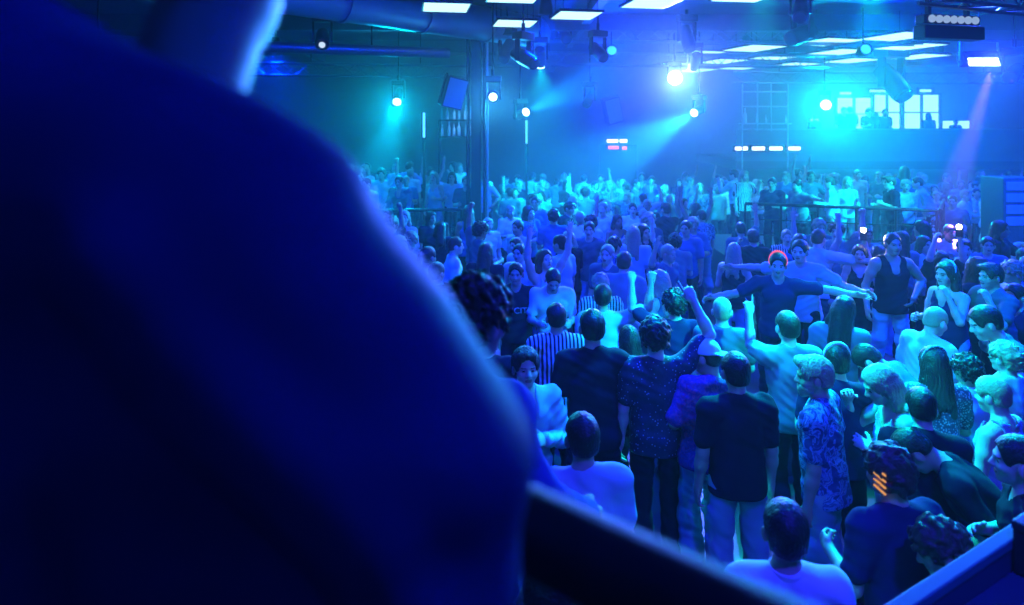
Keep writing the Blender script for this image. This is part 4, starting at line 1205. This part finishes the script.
# ---- the blurred spectator leaning at the handrail
R0 = V(-.42, .66, 1.85)
sp = empty('person', R0, 0, 'large blurred spectator in a navy shirt leaning on the balcony handrail, back turned', 'person')
W = lambda x, y, z: V(x, y, z) - R0
hc = W(-.335, .745, 3.555); Rh = rotx(.25) @ np.eye(3)
Js = dict(hc=hc, Rh=rotx(-.15), tp=lambda x, y, z: W(-.40 + x, .64 + y, 1.85 + z), neck=W(-.36, .68, 3.36), Rl=np.eye(3), fem=False)
B = Field()
for n, s in (('L', -1), ('R', 1)):
    Js['hip' + n] = W(-.46 + s * .09, .64, 2.78); Js['kne' + n] = W(-.46 + s * .1, .69, 2.33); Js['ank' + n] = W(-.46 + s * .12, .64, 1.935)
armpts = {'R': [W(-.16, .58, 3.15), W(-.14, .62, 2.87), W(-.26, .87, 2.985)], 'L': [W(-.62, .60, 3.27), W(-.70, .74, 2.98), W(-.52, 1.06, 2.99)]}
B.el(W(-.44, .65, 2.82), (.16, .115, .14), k=.05).el(W(-.42, .65, 3.0), (.14, .1, .17), k=.05).el(W(-.40, .63, 3.17), (.19, .12, .19), k=.05)
B.rc(W(-.58, .62, 3.27), W(-.2, .59, 3.21), .055, k=.05).rc(W(-.36, .67, 3.32), hc + V(0, -.01, -.07), .062, .058, k=.03)
for n, s in (('L', -1), ('R', 1)):
    a, b, c_ = armpts[n]
    B.rc(a, b, .055, .042, k=.03).rc(b, c_, .042, .03, k=.02)
    hand(B, c_, nrm(c_ - b), V(0, .2, -1), s, 'grip', .007)
    B.rc(Js['hip' + n], Js['kne' + n], .08, .056).rc(Js['kne' + n], Js['ank' + n], .055, .04)
    B.rc(Js['ank' + n] + V(0, -.02, -.03), Js['ank' + n] + V(s * .02, .13, -.055), .036, .026)
qh = lambda x, y, z: hc + Js['Rh'] @ V(x, y, z)
B.el(qh(0, -.012, .03), (.078, .097, .09), Js['Rh']).el(qh(0, .025, -.035), (.062, .068, .08), Js['Rh']).el(qh(0, .062, -.09), (.028, .026, .022), Js['Rh'])
B.rc(qh(0, .086, .012), qh(0, .108, -.024), .0095, .0125, k=.012)
for s in (-1, 1): B.el(qh(s * .08, -.012, -.012), (.011, .026, .034), Js['Rh'], k=.008)
link_mesh('body', B.mesh(.0075, 'body'), [SKIN[1]], sp)
T = Field()
ch = [(W(-.60, .58, 3.31), .105), (W(-.45, .555, 3.35), .108), (W(-.32, .55, 3.295), .106), (W(-.215, .555, 3.228), .105), (W(-.147, .56, 3.15), .1), (W(-.106, .565, 3.066), .1), (W(-.106, .58, 2.96), .094), (W(-.14, .62, 2.86), .08)]
for (a, ra), (b, rb) in zip(ch, ch[1:]): T.rc(a, b, ra, rb, k=.05)
T.rc(W(-.14, .62, 2.86), W(-.245, .83, 2.965), .078, .052, k=.04)
T.rc(W(-.60, .58, 3.31), W(-.70, .74, 2.97), .1, .078, k=.05).rc(W(-.70, .74, 2.97), W(-.55, 1.01, 2.98), .075, .05, k=.03)
T.el(W(-.40, .61, 3.08), (.27, .165, .30), k=.08).el(W(-.43, .64, 2.82), (.21, .16, .22), k=.06)
T.disp(wrinkle(.007, 3, .75))
for a, b, rr in [((-.28, .44, 3.26), (-.10, .455, 3.06), .016), ((-.23, .45, 3.19), (-.06, .47, 2.98), .012), ((-.34, .44, 3.10), (-.30, .45, 2.85), .014)]:
    T.rc(W(*a), W(*b), rr, rr * .6, k=.05)
T.rc(W(-.36, .69, 3.30), hc, .068, .07, k=.01, op='sub')
T.cut(W(-.4, .6, 2.7), (0, 0, -1))
link_mesh('shirt', T.mesh(.0075, 'shirt'), [base_mat('navy satin', (.04, .06, .2), .55, bump=.1, bscale=200, vary=.08, spec=.08)], sp)
link_mesh('trousers', (lambda F: (F.el(W(-.46, .64, 2.80), (.175, .13, .14)), [F.rc(Js['hip' + n], Js['kne' + n], .097, .076).rc(Js['kne' + n], Js['ank' + n], .077, .066) for n in 'LR'], F.mesh(.01, 'trousers'))[-1])(Field()), [CL['black']], sp)
for n in 'LR': link_mesh('shoe', shoe_field(Js, n).mesh(.01, 'shoe'), [SHOE['dark']], sp)
link_mesh('hair', hair_field(Js, 'crop', 2).mesh(.0075, 'hair'), [HAIR['dark']], sp)

# ================================================================== the rest of the crowd
rng = random.Random(11)
SHIRTW = {'white': 'white', 'pale': 'pale', 'grey': 'grey', 'slate': 'dark grey', 'blue': 'blue', 'black': 'black', 'stripe': 'striped', 'floral': 'patterned'}
SHIRTS = ['black'] * 5 + ['slate'] * 3 + ['grey'] * 2 + ['blue'] * 3 + ['pale'] * 3 + ['white'] * 3 + ['stripe', 'floral']
HAIRW = {('short', 'dark'): 'short dark hair', ('short', 'brown'): 'short brown hair', ('long', 'dark'): 'long dark hair', ('long', 'fair'): 'long fair hair', ('curly', 'dark'): 'dark curls',
         ('swept', 'brown'): 'swept brown hair', ('short', 'fair'): 'short fair hair', ('pony', 'brown'): 'brown ponytail', ('messy', 'fair'): 'tousled fair hair', ('long', 'brown'): 'long brown hair', ('pony', 'fair'): 'fair ponytail', ('messy', 'dark'): 'tousled dark hair'}
POSES = [  # pose, words, hair style, top, legs
    (A('bent', 'down', lean=3), 'forearm bent', 'short', 'tee', 'jeans'), (A('down', 'down', lean=2), 'arms hanging', 'short', 'tee', 'jeans'),
    (A('bent', 'bent', lean=6), 'forearms bent', 'messy', 'tee', 'jeans'), (A('down', 'up', lean=2), 'hand high', 'short', 'tee', 'jeans'),
    (A('up', 'up', lean=-2, hpitch=-8), 'hands high', 'long', 'strap', 'jeans'), (A('phone', 'down', lean=2), 'hand before face', 'long', 'tee', 'jeans'),
    (A('bent', 'chest', fem=True), 'hand at chest', 'long', 'strap', 'jeans'), (A('fist', 'bent', lean=4), 'fist up', 'curly', 'tee', 'jeans'),
    (A('hip', 'bent', fem=True), 'hand on hip', 'pony', 'tee', 'jeans'), (A('phone', 'phone', lean=3), 'hands before face', 'swept', 'overshirt', 'jeans'),
    (A('loose', 'wave', lean=5), 'hand waving', 'short', 'tee', 'jeans'), (A('down', 'bent', fem=True, lean=4), 'head tipped', 'long', 'tee', 'jeans')]
POSES[11][0].update(htilt=14)
PICK = [0, 0, 0, 1, 1, 2, 2, 3, 4, 5, 5, 6, 6, 7, 8, 8, 9, 9, 10, 11, 11]
PROTO = {}
USED = set()


def zone(px, d):
    if d < 9.5:
        for lim, nm in ((540, 'in front of the column'), (640, 'behind the bright white tee'), (740, 'behind the raised fists'), (850, 'behind the middle deck'), (1100, 'right of the middle deck')):
            if px < lim: return nm
    if d < 14:
        for lim, nm in ((520, 'below the left railing'), (610, 'mid hall beside the column'), (690, 'mid hall before pink lamps'), (790, 'mid hall beside right deck'), (1100, 'below right deck railing')):
            if px < lim: return nm
    for lim, nm in ((490, 'back of the left deck'), (575, 'far back beside the column'), (640, 'far back near pink lamps'), (735, 'far back under big glow'), (810, 'far back under light bars'), (1100, 'far back under the gallery')):
        if px < lim: return nm


def filler(x, y, L, hz, back=.35):
    px = x / y * F_PX + 512
    zn = zone(px, y)
    for _ in range(60):
        pi = rng.choice(PICK); pose, words, hst, top, legs = POSES[pi]
        hcol = rng.choice([c for (s, c) in HAIRW if s == hst])
        sm = rng.choice(SHIRTS)
        noun = {'strap': 'top', 'overshirt': 'shirt'}.get(top, 'tee')
        lab = 'dancer in %s %s, %s, %s, %s' % (SHIRTW[sm], noun, HAIRW[(hst, hcol)], words, zn)
        if lab not in USED: break
    USED.add(lab)
    yaw = rng.uniform(130, 230) if rng.random() > back else rng.uniform(-50, 50)
    s = rng.uniform(.94, 1.06)
    sk = rng.choice([0, 0, 0, 1, 1, 2])
    lm = rng.choice(['black', 'darkdenim', 'denim', 'black'])
    grp = 'dancers ' + zn
    key = (pi, hz)
    if key not in PROTO:
        r, J, _ = make_person('person', (x, y, L), yaw, pose, dict(hair=hst, top=top, legs=legs, seed=pi, topmat=sm, legmat=lm, skin=sk, haircol=hcol), lab, grp, hz, s)
        PROTO[key] = (r, list(r.children))
        root, kids = r, list(r.children)
        first = True
    else:
        pr, pk = PROTO[key]
        root = pr.copy(); COL.objects.link(root)
        root.location = (x, y, L); root.rotation_euler = (0, 0, rad(yaw)); root.scale = (s, s, s)
        root['label'] = lab; root['group'] = grp
        kids = []
        for k in pk:
            c_ = k.copy(); COL.objects.link(c_); c_.parent = root; kids.append(c_)
    for c_ in kids:
        nm = c_.name.split('.')[0]
        m = {'body': SKIN[sk], 'hair': HAIR[hcol], 'shirt': CL[sm], 'trousers': CL[lm]}.get(nm)
        if m:
            c_.material_slots[0].link = 'OBJECT'; c_.material_slots[0].material = m
            if nm == 'body' and len(c_.material_slots) > 1:
                c_.material_slots[1].link = 'OBJECT'; c_.material_slots[1].material = HAIR[hcol]
    OCC.append((x, y, .4, L))


OUT = [(120, 300), (200, 380), (270, 430), (340, 480), (420, 520), (700, 540)]


def left_edge(py):
    if py <= OUT[0][0]: return OUT[0][1]
    for (a, b), (c_, d) in zip(OUT, OUT[1:]):
        if py <= c_: return b + (d - b) * (py - a) / (c_ - a)
    return 540


def blocked(x, y, m, L=None):
    fx = x / y * F_PX + 512; fy = HORIZON + F_PX * (EYE - (L or 0) - 1.78) / y
    for hx, hy, hd in HEADS:
        if y < hd and abs(fx - hx) < 150 / y + 70 / hd and fy < hy + 270 / hd: return True
    if L is None:
        if -9.9 < x < -.1 and 12.9 < y < 19.6: return True
        if 4.0 < x < 9.3 and 11.0 < y < 16.6: return True
        if 1.7 < x < 5.2 and 5.95 < y < 8.9: return True
        if -1.4 < x < -.1 and 12.8 < y < 14.2: return True
        if 8.7 < x < 10.8 and 11.5 < y < 13.6: return True
        if 7.2 < x < 9.4 and y > 20.8: return True
        if -1.2 < x < .1 and 2.0 < y < 3.2: return True
        if y > 21.0 and 1.5 < x < 5.2: return True
    for (a, b, nd, l) in OCC:
        if (a - x) ** 2 + (b - y) ** 2 < (max(m, nd) if abs((L or 0) - l) < .3 else .3) ** 2: return True
    return False


BUDGET = 296
n0 = len([o for o in bpy.data.objects if o.name.startswith('person')])
cands = []
for k in range(9000):
    y = 5.3 + (rng.random() ** .75) * 16.4
    px = rng.uniform(300, 1034)
    x = (px - 512) / F_PX * y
    cands.append((y, x, px))
placed = []
near_c = [c_ for c_ in cands if c_[0] < 9]; mid_c = [c_ for c_ in cands if 9 <= c_[0] < 14]; far_c = [c_ for c_ in cands if c_[0] >= 14]
for lst, m, cap, hz in ((near_c, .56, 62, .0125), (mid_c, .66, 78, .0125), (far_c, .8, 108, .019)):
    n = 0
    for y, x, px in lst:
        if n >= cap: break
        py = HORIZON + F_PX * (EYE - 1.72) / y
        if px < left_edge(py) - 12: continue
        if blocked(x, y, m): continue
        filler(x, y, 0, hz, .42 if y < 9 else .3); n += 1
# decks
n = 0
for k in range(600):
    if n >= 20: break
    x, y = rng.uniform(-6.5, -.6), rng.uniform(14.6, 19.2)
    px = x / y * F_PX + 512
    if px < 322 or blocked(x, y, .6, .5): continue
    filler(x, y, .5, .019, .2); n += 1
n = 0
for k in range(300):
    if n >= 7: break
    x, y = rng.uniform(4.8, 8.8), rng.uniform(13.9, 15.5)
    if blocked(x, y, .6, .6): continue
    filler(x, y, .6, .0125, .3); n += 1
